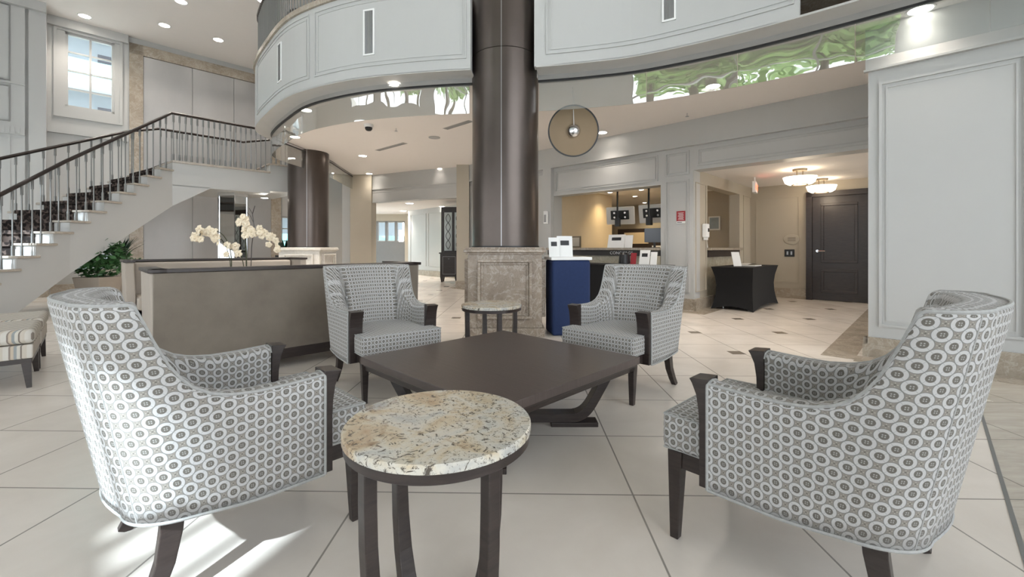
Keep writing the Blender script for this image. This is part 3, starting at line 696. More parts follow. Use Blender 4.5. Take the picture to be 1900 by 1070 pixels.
def side_face(P, inset):
    m = MB()
    for i in range(1, 15):
        a, b = P(i), P(i+1); zt = RISE*i+Z00-.034; za, zb = max(0, sof(Pn(i).y)), max(0, sof(Pn(i+1).y)); d = Vector((inset, 0, 0))
        if zt > za+.01: m.hexa([(a.x, a.y, za), (b.x, b.y, zb), (b.x+inset, b.y, zb), (a.x+inset, a.y, za), (a.x, a.y, zt), (b.x, b.y, zt), (b.x+inset, b.y, zt), (a.x+inset, a.y, zt)])
    return m
side_face(Pn, -.12).build('stringer', white, st); side_face(Pf, .12).build('stringer', white, st)
m = MB()
for i in range(4, 15):
    a, b, c, d = Pn(i), Pn(i+1), Pf(i+1), Pf(i); za, zb = max(.01, sof(a.y)), max(.01, sof(b.y))
    m.hexa([(a.x-.02, a.y, za), (b.x-.02, b.y, zb), (c.x, c.y, zb), (d.x, d.y, za), (a.x-.02, a.y, za+.06), (b.x-.02, b.y, zb+.06), (c.x, c.y, zb+.06), (d.x, d.y, za+.06)])
m.build('soffit', white, st)
RH = .93
def rail_pts(side):
    f = .045 if side == 0 else .955; pts = [across(i, f)+Vector((0, 0, RISE*i+Z00+RH)) for i in range(-1, 15)]
    wd = W_*f; a = E0+D1*wd; pts.append(a+Vector((0, 0, ZL+RH+.01))); b = E1+D1*wd-D2*(.05 if side == 0 else .1); pts.append(b+Vector((0, 0, ZL+RH))); c = b+D2*.6; pts.append(c+Vector((0, 0, ZL+RH+.16)))
    return pts
for side in (0, 1): MB().tube(rail_pts(side), .028, 10).build('handrail', wood_m, st, smooth=True)
def baluster(x, y, z0, z1):
    m = MB(); m.cyl((x, y, z0), (x, y, z1), .0095, n=6); m.cyl((x, y, z1-.16), (x, y, z1-.01), .017, n=8); m.cyl((x, y, z0), (x, y, z0+.14), .017, n=8)
    m.build('baluster', pewter, st, smooth=True)
for i in range(1, 15):
    for k_ in (.12, .58):
        z = RISE*i+Z00
        for f in ((.045, .955) if i > 3 else (.045,)):
            v = across(i+k_, f); baluster(v.x, v.y, z, RISE*(i+k_)+Z00+RH)
for i in range(18):
    a = E0+D1*(.045*W_)+D2*(LD*(i+.3)/18); baluster(a.x, a.y, ZL, ZL+RH)
    if i < 17: a = E0+D1*(.955*W_)+D2*(LD*(i+.3)/18); baluster(a.x, a.y, ZL, ZL+RH)
for i in range(4):
    a = E1+D1*(.045*W_)+D2*(.05+.1*i); baluster(a.x, a.y, ZL+.185, ZL+RH+.02+.026*i)
# mirror clad pillar under the landing
mp = thing('mirror_pillar', 'square mirror-clad pillar standing under the stair landing', 'pillar', (-6.29, 9.79, 0), math.radians(-8))
MB().box(-.19, .19, -.19, .19, 0, 2.25).build('core', mirror_m, mp, bevel=.01)
for sx in (-1, 1):
    for sy in (-1, 1): MB().box(sx*.19-.012, sx*.19+.012, sy*.19-.012, sy*.19+.012, 0, 2.25).build('corner_strip', chrome, mp)
MB().box(-.205, .205, -.205, .205, 2.2, 2.258).build('collar', white, mp)

# ------------------------------------------------------------------ armchair
HW = .335; DEP = .525; CR = .135
ZTAB = [(0, .600), (.12, .593), (.21, .592), (.27, .600), (.31, .618), (.345, .652), (.368, .70), (.383, .755), (.394, .815), (.402, .865), (.407, .89), (.414, .898), (.56, .902)]
def shell_path():
    pts = []; L1 = DEP-CR
    for i in range(24): pts.append((-L1*i/24, HW))
    for i in range(25): a = PI/2*i/24; pts.append((-L1-CR*math.sin(a), HW-CR+CR*math.cos(a)))
    half = pts; nb = 7
    mid = [(-DEP-.035*math.cos(PI*k_/(nb+1)-PI/2), (HW-CR)*(1-2*k_/(nb+1))) for k_ in range(1, nb+1)]
    return half+mid+[(x, -y) for x, y in reversed(half)]
SP = shell_path()
def sstep(a, b, x): t = max(0, min(1, (x-a)/(b-a))); return t*t*(3-2*t)
def shell():
    n_ = len(SP); N_ = []
    for i in range(n_):
        a = Vector(SP[max(i-1, 0)]); b = Vector(SP[min(i+1, n_-1)]); t = (b-a).normalized(); N_.append(Vector((-t.y, t.x)))  # inward
    # travel: from front left going back, inward is to the left? check sign
    if N_[0].y > 0: N_ = [-v for v in N_]
    us = arc_len(SP); rows = []; uvs = []
    topo = []
    for i, (x, y) in enumerate(SP):
        s = -x; zt = interp(s, ZTAB); wv = sstep(.18, .47, s); col_ = []; uvc = []
        zb = .250+.025*wv
        th = .088+.022*wv
        def P_(z, t):
            lean = .12*wv*max(0, (z-zb))/.63; side = .09*wv*max(0, z-zb)/.63
            px, py = x+N_[i].x*t, y+N_[i].y*t
            return (px-lean, py*(1+side), z)
        for k_ in range(9): z = zb+(zt-.014-zb)*k_/8; col_.append(P_(z, 0)); uvc.append((us[i], z))
        for a in (30, 60, 90):
            a = math.radians(a); col_.append(P_(zt-.014+.014*math.sin(a), .014*(1-math.cos(a)))); uvc.append((us[i], zt+.01*a))
        col_.append(P_(zt+.004, th*.5)); uvc.append((us[i], zt+th*.5))
        for a in (90, 60, 30, 0):
            a = math.radians(a); col_.append(P_(zt-.02+.02*math.sin(a), th-.02*(1-math.cos(a)))); uvc.append((us[i], zt+th+.01*(PI/2-a)))
        zi = zt-.02; z_e = .36
        for k_ in range(1, 8):
            z = zi+(z_e-zi)*k_/7; bulge = .035*wv*math.sin(PI*min(1, k_/7))+.05*wv*(k_/7)
            col_.append(P_(z, th+bulge)); uvc.append((us[i], zt+th+(zi-z)+.016))
        rows.append(col_); uvs.append(uvc)
    m = len(rows[0]); mb = MB(); vs = [v for r in rows for v in r]; fs = []; fuv = []
    for i in range(n_-1):
        for k_ in range(m-1):
            fs.append((i*m+k_, i*m+k_+1, (i+1)*m+k_+1, (i+1)*m+k_)); fuv.append([uvs[i][k_], uvs[i][k_+1], uvs[i+1][k_+1], uvs[i+1][k_]])
        fs.append((i*m+m-1, i*m, (i+1)*m, (i+1)*m+m-1)); fuv.append([(0, 0)]*4)
    for e in (0, n_-1):
        loop = [e*m+k_ for k_ in range(m)]; fs.append(tuple(loop)); fuv.append([(rows[e][k_][1], rows[e][k_][2]) for k_ in range(m)])
    mb.add(vs, fs, fuv)
    outer_top = [Vector(r[10])+Vector((0, 0, .001)) for r in rows]; outer_bot = [Vector(r[0]) for r in rows]
    front = [[Vector(r) for r in rows[e][:17]] for e in (0, n_-1)]
    return mb, outer_top, outer_bot, front, rows
def armchair(label, loc, rz):
    t = thing('armchair', label, 'armchair', loc, rz, 'four patterned armchairs around the coffee table')
    mb, top, bot, front, rows = shell()
    o = mb.build('upholstered_shell', fabric_m, t, smooth='all')
    mb = MB(); mb.tube(top, .0055, 6); mb.tube(bot, .005, 6)
    for f in front: mb.tube([Vector((v.x+.002, v.y, v.z)) for v in f], .005, 6)
    mb.build('piping', piping_m, o, smooth=True)
    # vertical seams on the outer back
    for e in (38, len(SP)-39):
        sm = MB(); sm.tube([Vector(rows[e][k_]) for k_ in range(10)], .002, 5); sm.build('seam', piping_m, o)
    # T shaped cushion
    pl = [(.18, -.30), (.18, .30), (.008, .30), (.008, .235), (-.40, .235), (-.46, .16), (-.47, 0), (-.46, -.16), (-.40, -.235), (.008, -.235), (.008, -.30)]
    z0, z1 = .322, .452; n_ = len(pl); per = [0]
    for i in range(n_): per.append(per[-1]+math.dist(pl[i], pl[(i+1) % n_]))
    mb = MB(); vs = [(x, y, z0) for x, y in pl]+[(x, y, z1) for x, y in pl]
    fs = [tuple(range(n_-1, -1, -1)), tuple(range(n_, 2*n_))]; uv = [[(pl[k_][1], pl[k_][0]) for k_ in range(n_-1, -1, -1)], [(pl[k_][1], pl[k_][0]) for k_ in range(n_)]]
    for i in range(n_):
        j = (i+1) % n_; fs.append((i, j, n_+j, n_+i)); uv.append([(per[i], z0), (per[i+1], z0), (per[i+1], z1), (per[i], z1)])
    mb.add(vs, fs, uv); c = mb.build('seat_cushion', fabric_m, t, bevel=.022, seg=4, smooth='all')
    pp = MB(); ins = .010; loop = [(x-(ins if x > 0 else 0), y*(1-.012), z1-.004) for x, y in pl]; pp.tube(loop+[loop[0]], .0045, 6); loop2 = [(x, y, z0+.006) for x, y, z in loop]; pp.tube(loop2+[loop2[0]], .0045, 6); pp.build('piping', piping_m, c)
    # wooden rails
    mb = MB(); mb.box(-.42, .14, -.285, -.25, .262, .322).box(-.42, .14, .25, .285, .262, .322).box(.11, .15, -.27, .27, .262, .322).box(-.44, .06, -.25, .25, .28, .322); mb.build('seat_frame', wood_m, t, bevel=.003)
    for s in (-1, 1):
        y = s*.268
        MB().taper((.142, y, 0), (.015, .015), (.134, y, .322), (.026, .026)).build('leg', wood_m, t, bevel=.003)
        pts = [(-.415, s*.258, .30), (-.42, s*.258, .22), (-.435, s*.262, .13), (-.465, s*.272, .05), (-.49, s*.28, 0)]
        MB().bar(pts, (0, 1, 0), [.05, .046, .042, .038, .034], [.06, .055, .048, .042, .038]).build('leg', wood_m, t, bevel=.003)
        # wooden arm post with flared top
        prof = [(.002, .252), (.030, .252), (.030, .45), (.032, .50), (.040, .555), (.055, .592), (.064, .606), (.002, .612)]
        a, b = s*.243, s*.332; a, b = min(a, b), max(a, b); np_ = len(prof)
        vs = [(x, a, z) for x, z in prof]+[(x, b, z) for x, z in prof]
        MB().add(vs, [tuple(range(np_)), tuple(range(2*np_-1, np_-1, -1))]+[(i, (i+1) % np_, np_+(i+1) % np_, np_+i) for i in range(np_)]).build('arm_post', wood_m, t, bevel=.002)
    # tufting buttons on the inner back
    for k_, e in enumerate([n__ for n__ in (28, 33, 39, 45-0)]):
        e = [46, 50, len(SP)-51, len(SP)-47][k_]; v = Vector(rows[e][19]); m_ = MB(); m_.sphere(v, .012, 6); m_.build('button', piping_m, o, smooth=True)
    return t
def yaw(dx, dy): return math.atan2(dy, dx)
ch = armchair('sunlit patterned armchair in the near left, seen from its back left side', (-.90, 1.765, 0), yaw(.70, .714))
dup(ch, (.887, 1.66, 0), yaw(-.69, .725), 'patterned armchair in the near right corner, shaded, turned away from the camera')
dup(ch, (-.87, 3.20, 0), yaw(.62, -.785), 'patterned armchair facing the camera in front of the taupe settee')
dup(ch, (.71, 3.185, 0), yaw(-.70, -.714), 'patterned armchair facing the camera in front of the blue lectern')

# ------------------------------------------------------------------ tables
def side_table(label, loc, rz):
    t = thing('side_table', label, 'side table', loc, rz, 'round granite side tables')
    R = .2555
    MB().lathe([(0, .546), (R-.004, .546), (R, .549), (R, .566), (R-.004, .57), (0, .57)], n=96).build('granite_top', granite_m, t, smooth=True, ang=30)
    MB().lathe([(R-.035, .522), (R-.006, .522), (R-.004, .524), (R-.004, .5455), (R-.035, .5455)], n=96).build('apron', wood_m, t, smooth=True, ang=30)
    for k_ in range(4):
        a = PI/4+k_*PI/2; d = Vector((math.cos(a), math.sin(a), 0)); sd = Vector((-d.y, d.x, 0)); R2 = .212
        prof = [(0, .53), (0, .42), (.002, .32), (.008, .22), (.022, .12), (.04, .05), (.058, 0)]
        pts = [d*(R2-b_)+Vector((0, 0, z)) for b_, z in prof]
        MB().bar(pts, sd, [.036, .037, .039, .042, .045, .048, .05], .034).build('leg', wood_m, t, bevel=.003)
    return t
tb = side_table('round granite-topped side table in the near foreground between two armchairs', (-.203, 1.21, 0), 0)
dup(tb, (-.174, 3.69, 0), math.radians(-25), 'small round side table in front of the marble column pedestal, behind the coffee table')
t = thing('coffee_table', 'large square dark wood coffee table in the middle of the armchairs', 'coffee table', (-.07, 2.58, 0), math.radians(45))
hs = .5875
MB().box(-hs, hs, -hs, hs, .357, .40).build('tabletop', table_m, t, bevel=.004)
MB().box(-hs+.012, hs-.012, -hs+.012, hs-.012, .345, .357).box(-hs+.02, hs-.02, -hs+.02, -hs+.09, .318, .345).box(-hs+.02, hs-.02, hs-.09, hs-.02, .318, .345).box(-hs+.02, -hs+.09, -hs+.02, hs-.02, .318, .345).box(hs-.09, hs-.02, -hs+.02, hs-.02, .318, .345).build('apron', wood_m, t, bevel=.003)
for k_ in range(4):
    a = PI/4+k_*PI/2; d = Vector((math.cos(a), math.sin(a), 0)); sd = Vector((-d.y, d.x, 0))
    prof = [(0.0, .052), (.40, .052), (.455, .058), (.495, .078), (.525, .11), (.55, .15), (.60, .24), (.648, .33)]
    pts = smooth_path([d*b_+Vector((0, 0, z)) for b_, z in prof], 3)
    MB().bar(pts, sd, .085, .05).build('leg', wood_m, t, bevel=.004)
    MB().bar([d*.30+Vector((0, 0, .013)), d*.575+Vector((0, 0, .013))], sd, .09, .026).build('foot', wood_m, t, bevel=.003)

# ------------------------------------------------------------------ settees (local x along the length, front toward +y)
def settee(label, loc, rz, L):
    t = thing('settee', label, 'settee', loc, rz, 'pair of high-backed taupe settees')
    hl = L/2
    MB().box(-hl, hl, -.10, .02, .17, .862).build('outer_back', taupe, t, bevel=.006)
    MB().box(-hl+.09, hl-.09, .02, .16, .36, .85).build('inner_back', taupe_light, t, bevel=.03, seg=3)
    MB().box(-hl-.012, hl+.012, -.115, .05, .862, .89).build('top_rail', wood_m, t, bevel=.004)
    MB().box(-hl+.09, hl-.09, .12, .72, .27, .44).build('seat_cushion', taupe_light, t, bevel=.04, seg=3)
    MB().box(-hl+.03, hl-.03, -.09, .68, .08, .18).build('base', wood_m, t, bevel=.004)
    for s in (-1, 1):
        m = MB(); x0, x1 = s*(hl-.09), s*hl; x0, x1 = min(x0, x1), max(x0, x1)
        pl = [(-.09, .17), (.60, .17), (.52, .862), (-.09, .862)]; ln = .02*s
        vs = [(x0+ln*(z-.17)/.7, y, z) for y, z in pl]+[(x1+ln*(z-.17)/.7, y, z) for y, z in pl]
        m.add(vs, [(3, 2, 1, 0), (4, 5, 6, 7), (0, 1, 5, 4), (1, 2, 6, 5), (2, 3, 7, 6), (3, 0, 4, 7)]); m.build('arm', taupe_light, t, bevel=.01)
        MB().box(x0+ln-.012, x1+ln+.012, -.115, .54, .862, .89).build('arm_cap', wood_m, t, bevel=.004)
        for y in (-.05, .62): MB().box(s*(hl-.1)-.03, s*(hl-.1)+.03, y-.03, y+.03, 0, .08).build('leg', wood_m, t)
    return t
A = Vector((-2.60, 3.144, 0)); L_ = 2.24; dS = Vector((.707, .707, 0)); nS = Vector((-.707, .707, 0))
cA = A+dS*(L_/2)+nS*.115
settee('high-backed taupe settee seen from behind, nearest the armchairs', cA, math.radians(45), L_)
B = Vector((-5.15, 5.75, 0)); L2 = 2.12; cB = B+dS*(L2/2)-nS*.0
settee('high-backed taupe settee facing the camera, behind the orchids', cB, math.radians(45+180), L2)
# low table with orchids between the settees
ctr = thing('sofa_table', 'small dark table between the two settees holding orchids', 'table', (-3.30, 5.15, 0), math.radians(45))
MB().box(-.35, .35, -.25, .25, .42, .46).build('tabletop', wood_m, ctr, bevel=.004)
for sx in (-1, 1):
    for sy in (-1, 1): MB().box(sx*.3-.02, sx*.3+.02, sy*.2-.02, sy*.2+.02, 0, .42).build('leg', wood_m, ctr)
def blossom_mesh():
    m = MB()
    for k_ in range(5):
        a = 2*PI*k_/5+.3; w_ = .026 if k_ % 2 == 0 else .021; L0 = .040; d = Vector((math.cos(a), math.sin(a), 0)); sd = Vector((-d.y, d.x, 0))
        pr = [(0.0, .004, .0), (.4, 1., .006), (.75, .9, .004), (1.0, .25, -.006)]
        vs = []; fs = []
        for u, wq, z in pr: vs += [d*(L0*u)+sd*w_*.8*wq+Vector((0, 0, z)), d*(L0*u)-sd*w_*.8*wq+Vector((0, 0, z)), d*(L0*u)+Vector((0, 0, z+.006))]
        for i in range(3): fs += [(i*3, i*3+2, i*3+5, i*3+3), (i*3+2, i*3+1, i*3+4, i*3+5)]
        m.add(vs, fs)
    m.sphere((0, 0, .012), .009, 5); return m
bl = None
def orchid(label, loc, stems):
    global bl
    t = thing('orchid', label, 'orchid', loc, 0, 'white orchids on the table between the settees')
    MB().lathe([(.0, 0), (.06, 0), (.085, .16), (.078, .16), (.06, .02), (0, .02)], n=24).build('pot', white_card, t, smooth=True)
    lf = MB()
    for k_ in range(6):
        a = k_*1.05; d = Vector((math.cos(a), math.sin(a), 0)); sd = Vector((-d.y, d.x, 0)); vs = []; fs = []
        for i, (u, wq, z) in enumerate([(0, .015, .15), (.1, .035, .2), (.2, .03, .2), (.28, .004, .15)]): vs += [d*u+sd*wq+Vector((0, 0, z)), d*u-sd*wq+Vector((0, 0, z))]
        for i in range(3): fs.append((i*2, i*2+1, i*2+3, i*2+2))
        lf.add(vs, fs)
    lf.build('leaves', leaf_dark, t)
    for pts, nb, u0 in stems:
        sp = smooth_path(pts, 8); MB().tube(sp, [.006-.003*i/len(sp) for i in range(len(sp))], 6).build('stem', stem_m, t, smooth=True)
        for i in range(nb):
            u = u0+(1-u0)*i/(nb-1); v = sp[min(len(sp)-1, int(u*(len(sp)-1)))]
            v = v+Vector((random.uniform(-.05, .05), random.uniform(-.06, .02), random.uniform(-.05, .05)))
            if bl is None: o = blossom_mesh().build('flower', petal, t); bl = o
            else: o = bl.copy(); COL.objects.link(o); o.parent = t
            o.location = v; o.rotation_euler = (PI/2+random.uniform(-.5, .5), random.uniform(-.6, .6), random.uniform(-.7, .7)); sc = random.uniform(.9, 1.25); o.scale = (sc, sc, sc)
orchid('arching white orchid, left of the two on the table', (-3.38, 5.22, .46), [([(0, 0, .1), (.0, 0, .5), (-.08, 0, .72), (-.2, -.02, .80), (-.34, -.02, .78), (-.38, 0, .68)], 17, .5), ([(0, 0, .1), (-.03, .02, .45), (-.12, .02, .68), (-.25, .03, .72)], 9, .6)])
orchid('white orchid with long drooping spray, right of the two on the table', (-3.12, 5.10, .46), [([(0, 0, .1), (.0, 0, .5), (.0, 0, .72), (.10, -.02, .78), (.26, -.02, .74), (.40, 0, .58)], 20, .45), ([(0, 0, .1), (-.02, .02, .6), (-.02, .02, .85), (-.04, .03, .92)], 7, .75), ([(0, 0, .1), (-.05, .0, .45), (-.12, 0, .58), (-.2, 0, .56)], 8, .5)])
tw = thing('bare_twig', 'thin bare dark twig rising behind the orchids', 'branch', (-3.20, 5.3, .46))
MB().tube([(0, 0, 0), (.02, 0, .6), (.05, 0, .85), (.03, 0, 1.0), (.06, 0, 1.1)], .005, 5).tube([(.04, 0, .9), (.0, 0, .98), (-.04, 0, 1.02)], .003, 5).tube([(.03, 0, 1.0), (-.01, 0, 1.07)], .003, 5).build('stem', wood_m, tw)

# ------------------------------------------------------------------ striped ottomans
def ottoman(label, loc, rz):
    t = thing('ottoman', label, 'ottoman', loc, rz, 'striped ottomans at the left edge')
    MB().box(-.33, .33, -.31, .31, .33, .44).build('cushion', stripe_m, t, bevel=.035, seg=4, smooth=True)
    MB().box(-.32, .32, -.30, .30, .22, .325).build('padded_rim', stripe_m, t, bevel=.01)
    MB().box(-.315, .315, -.295, .295, .185, .22).build('frame', wood_m, t, bevel=.003)
    for sx in (-1, 1):
        for sy in (-1, 1): MB().taper((sx*.30, sy*.28, 0), (.014, .014), (sx*.285, sy*.265, .19), (.026, .026)).build('leg', wood_m, t)
    return t
# corner legs seen at (-3.63,3.26) and (-4.09,3.74)
oc = Vector((-3.63, 3.26, 0))+Vector((-.69, .72, 0))*.30+Vector((-.72, -.69, 0))*.28
ot = ottoman('striped ottoman with dark legs at the left edge, the nearer one', oc, math.radians(134))
dup(ot, oc+Vector((-.69, .72, 0))*.70, math.radians(134), 'striped ottoman at the left edge, the farther one behind')

# ------------------------------------------------------------------ plants
def leafball(n_, rx, ry, rz, zc, size, seed=1, hollow=.5, flat=1):
    rnd = random.Random(seed); m = MB()
    for i in range(n_):
        while True:
            v = Vector((rnd.uniform(-1, 1), rnd.uniform(-1, 1), rnd.uniform(-1, 1)))
            if (v.length > hollow) and (v.length < 1 if flat else v.x**6+v.y**6+v.z**6 < 1): break
        c = Vector((v.x*rx, v.y*ry, v.z*rz+zc)); d = Vector((rnd.uniform(-1, 1), rnd.uniform(-1, 1), rnd.uniform(-.7, .5))).normalized(); u = d.cross(Vector((rnd.uniform(-1, 1), rnd.uniform(-1, 1), 1))).normalized(); s = size*rnd.uniform(.6, 1.2)
        m.add([c, c+d*s*.5+u*s*.25, c+d*s, c+d*s*.5-u*s*.25], [(0, 1, 2, 3)])
    return m
pt = thing('potted_fern', 'bushy green plant in a square stone planter under the stairs', 'potted plant', (-7.10, 7.45, 0))
MB().taper((0, 0, 0), (.15, .15), (0, 0, .55), (.23, .23)).build('planter', terracotta, pt, bevel=.01)
leafball(900, .42, .36, .36, .88, .12, 3, .2).build('foliage', leaf, pt); MB().cyl((0, 0, .5), (0, 0, .95), .02).build('stem', stem_m, pt)
pt = thing('potted_plant', 'dark spiky-leaved plant behind the bushy one under the stairs', 'potted plant', (-8.6, 9.5, 0))
MB().taper((0, 0, 0), (.15, .15), (0, 0, .6), (.24, .24)).build('planter', terracotta, pt, bevel=.01)
def spikes(n_, r, h, z0, w_, seed):
    rnd = random.Random(seed); m = MB()
    for i in range(n_):
        a = rnd.uniform(0, 2*PI); d = Vector((math.cos(a), math.sin(a), 0)); sd = Vector((-d.y, d.x, 0)); hh = h*rnd.uniform(.6, 1); rr = r*rnd.uniform(.3, 1); vs = []; fs = []
        for u, wq in ((0, .6), (.35, 1), (.7, .7), (1, .05)):
            c = d*rr*u**1.6+Vector((0, 0, z0+hh*(u-.25*u*u))); vs += [c+sd*w_*wq, c-sd*w_*wq, c+Vector((0, 0, -.004))]
        for k_ in range(3): fs += [(k_*3, k_*3+2, k_*3+5, k_*3+3), (k_*3+2, k_*3+1, k_*3+4, k_*3+5)]
        m.add(vs, fs)
    return m
spikes(60, .5, .9, .6, .025, 5).build('foliage', leaf_dark, pt); leafball(250, .4, .4, .12, .75, .14, 8, .1).build('undergrowth', leaf, pt)
pt = thing('agave_plant', 'dark spiky plant beside the rear column pedestal', 'potted plant', (-5.95, 11.35, 0))
MB().taper((0, 0, 0), (.14, .14), (0, 0, .85), (.16, .16)).build('planter', black_m, pt); spikes(26, .28, .62, .85, .03, 11).build('foliage', leaf_dark, pt)

# ------------------------------------------------------------------ blue lectern and brochures
lc = thing('lectern', 'tall navy blue cloth-covered stand with white top beside the big column', 'stand', (.685, 5.36, 0), math.radians(8))
MB().box(-.235, .235, -.19, .19, 0, .90).build('cover', navy, lc, bevel=.03, seg=3)
MB().box(-.25, .25, -.2, .2, .90, .935).build('top', white_card, lc, bevel=.005)
def card(label, loc, rz, w_, h, tilt=.2, pic=True, mat=None, cat='brochure', name='brochure', group=None):
    t = thing(name, label, cat, loc, rz, group)
    o = MB().box(-w_/2, w_/2, -.004, .004, 0, h).build('sheet', mat or white_card, t); o.rotation_euler = (-tilt, 0, 0)
    if pic: MB().box(-w_*.28, w_*.28, -.006, -.004, h*.55, h*.78).build('printed_picture', dark_ink, o)
    return t
card('grey and white leaflet standing on the blue stand, left one', (.515, 5.27, .936), .1, .13, .24, pic=True, group='leaflets on the blue stand')
card('larger white leaflet standing on the blue stand, right one', (.65, 5.31, .936), .05, .19, .26, pic=True, group='leaflets on the blue stand')
# black clothed table in front of the concierge desk with a basket and brochures
bt = thing('cloth_table', 'black cloth-covered table in front of the concierge desk', 'table', PQ(4.10, 6.72, 0), math.atan2(D1.y, D1.x))
MB().box(-1.05, 1.05, -.3, .3, 0, .74).build('tablecloth', black_cloth, bt, bevel=.01); MB().box(-1.06, 1.06, -.31, .31, .74, .76).build('top', black_cloth, bt, bevel=.005)
def onbt(p, q=6.68): return PQ(p, q, .761)
az = math.atan2(-D1.y, -D1.x)
o = thing('wire_basket', 'dark rounded basket on the black table below the CONCIERGE lettering', 'basket', onbt(3.78)); MB().lathe([(.06, 0), (.1, .02), (.085, .17), (.05, .2)], n=16).build('body', black_m, o, smooth=True)
card('red leaflet beside the dark basket on the black table', onbt(3.62), az, .10, .20, mat=red_m, pic=False)
card('white card with dark emblem on the black table', onbt(3.42), az, .18, .25, pic=True)
card('narrow white leaflet rightmost on the black table', onbt(3.26), az, .11, .22, pic=False)
# ------------------------------------------------------------------ concierge desk
cd = thing('concierge_desk', 'stone-topped concierge desk with dark band and white CONCIERGE lettering', 'reception desk', (0, 0, 0))
MB().pq(3.43, 5.80, 7.02, 7.75, 1.0, 1.045).build('countertop', marble_tan, cd, bevel=.006)
MB().pq(3.43, 5.80, 7.08, 7.6, .90, 1.0).build('fascia_band', plain('dark_bronze_band', (.035, .03, .027), .45), cd)
MB().pq(3.43, 5.80, 7.12, 7.6, 0, .90).build('front_panel', marble_panel, cd)
tx = bpy.data.curves.new('lettering', 'FONT'); tx.body = 'CONCIERGE'; tx.size = .078; tx.extrude = .002; tx.align_x = 'CENTER'; tx.space_character = 1.1
to = bpy.data.objects.new('lettering', tx); COL.objects.link(to); tx.materials.append(white_card); to.parent = cd; to.location = PQ(4.07, 7.078, .925)
to.rotation_euler = (PI/2, 0, az)
cr = thing('counter', 'stone-topped counter in the opening at the left of the corridor', 'counter', (0, 0, 0))
MB().pq(2.78, 3.4, QC+.62, QC+2.4, 1.0, 1.045).build('countertop', marble_tan, cr, bevel=.006); MB().pq(2.84, 3.2, QC+.63, QC+2.4, .88, 1.0).build('band', wood_m, cr); MB().pq(2.90, 3.2, QC+.64, QC+2.4, 0, .88).build('front_panel', marble_panel, cr)
card('white board standing on the concierge counter', PQ(4.35, 7.35, 1.046), az, .36, .26, .25, True, name='notice_board', cat='notice')
card('clear document stand beside the white board on the counter', PQ(4.08, 7.35, 1.046), az, .16, .24, .2, False, name='document_stand', cat='document holder')
o = thing('picture_frame', 'small bronze framed picture at the left of the concierge counter', 'picture frame', PQ(5.35, 7.45, 1.046), az)
MB().box(-.13, .13, -.01, .01, 0, .24).build('frame', gold_nail, o); MB().box(-.1, .1, -.013, -.009, .03, .21).build('picture', beige_paint, o)
o = thing('computer_monitor', 'dark monitor at the right end of the concierge counter', 'monitor', PQ(3.68, 7.6, 1.046), az+.3)
MB().box(-.18, .18, -.01, .02, .1, .36).build('screen', screen_m, o); MB().box(-.02, .02, -.01, .01, 0, .1).build('stand', black_m, o); MB().box(-.09, .09, -.05, .05, 0, .01).build('foot', black_m, o)
def hung_monitor(label, p, q, rz):
    t = thing('hanging_monitor', label, 'monitor', PQ(p, q, 2.355), rz, 'pair of white monitors hung over the concierge desk')
    MB().lathe([(0, 0), (.09, 0), (.09, -.02), (.0, -.02)], n=20).build('ceiling_plate', black_m, t, smooth=True)
    MB().cyl((0, 0, -.02), (0, 0, -.82), .02).build('pole', black_m, t, smooth=True)
    m = MB().box(-.32, .32, .10, .15, -.82, -.42); sc = m.build('screen', white_card, t, bevel=.02); sc.rotation_euler = (.18, 0, 0)
    b = MB().box(-.20, .20, .06, .10, -.70, -.50); bk = b.build('bracket', black_m, t); bk.rotation_euler = (.18, 0, 0)
    for x in (-.12, .12):
        for z in (-.55, -.65): MB().cyl((x, .055, z), (x, .062, z), .022).build('hole', chrome, bk)
    MB().box(-.05, .05, -.03, .08, -.84, -.66).build('joint', black_m, t)
hung_monitor('white-backed monitor on a black ceiling pole, left of the pair', 4.98, 8.5, az+.25)
hung_monitor('white-backed monitor on a black ceiling pole, right of the pair', 4.22, 8.45, az+.05)
o = thing('bookcase', 'dark back-office shelf unit behind the concierge desk', 'shelf', PQ(5.1, 10.6, 0), az)
MB().box(-1.1, 1.1, 0, .3, 0, 1.55).build('carcass', wood_m, o); MB().box(-.9, -.2, -.01, 0, 1.15, 1.45).build('shelf_opening', warm_paint, o); MB().box(-.1, .9, -.01, 0, .9, 1.1).build('papers', white_card, o)
# ------------------------------------------------------------------ signs and fittings on pillar and corridor walls
sg = thing('wall_sign', 'square red notice with small white print on the white pillar', 'sign', PQ(3.06, QC-.002, 1.50), az)
MB().box(-.075, .075, -.006, 0, 0, .17).build('plate', red_m, sg); MB().box(-.075, .075, -.006, 0, -.04, -.005).build('lower_strip', white_card, sg)
for i in range(7): MB().box(-.05+.006*(i % 3), .05-.008*(i % 2), -.008, -.006, .02+.019*i, .026+.019*i).build('print_line', white_card, sg)
MB().box(-.065, .02, -.008, -.006, -.027, -.018).build('print_line', dark_ink, sg)
def onp(q, z): return PQ(2.848, q, z)
ap = math.atan2(D2.y, D2.x)
sd_ = thing('sanitizer_dispenser', 'white hand sanitizer dispenser on the corridor corner wall', 'dispenser', onp(7.72, 1.22), ap)
MB().box(-.06, .06, -.09, 0, 0, .24).build('housing', white_card, sd_, bevel=.02, seg=3); MB().box(-.03, .03, -.095, -.088, .1, .16).build('sensor_window', black_m, sd_); MB().box(-.04, .04, -.07, -.02, -.04, 0).build('nozzle', white_card, sd_)
sd_ = thing('wall_telephone', 'white wall box beside the big column at eye height', 'wall box', PQ(5.93, QC-.1, 1.55), az)
MB().box(-.05, .05, -.05, 0, 0, .28).build('housing', white_card, sd_, bevel=.01); MB().box(-.03, .03, -.056, -.05, .04, .2).build('inset', steel, sd_)
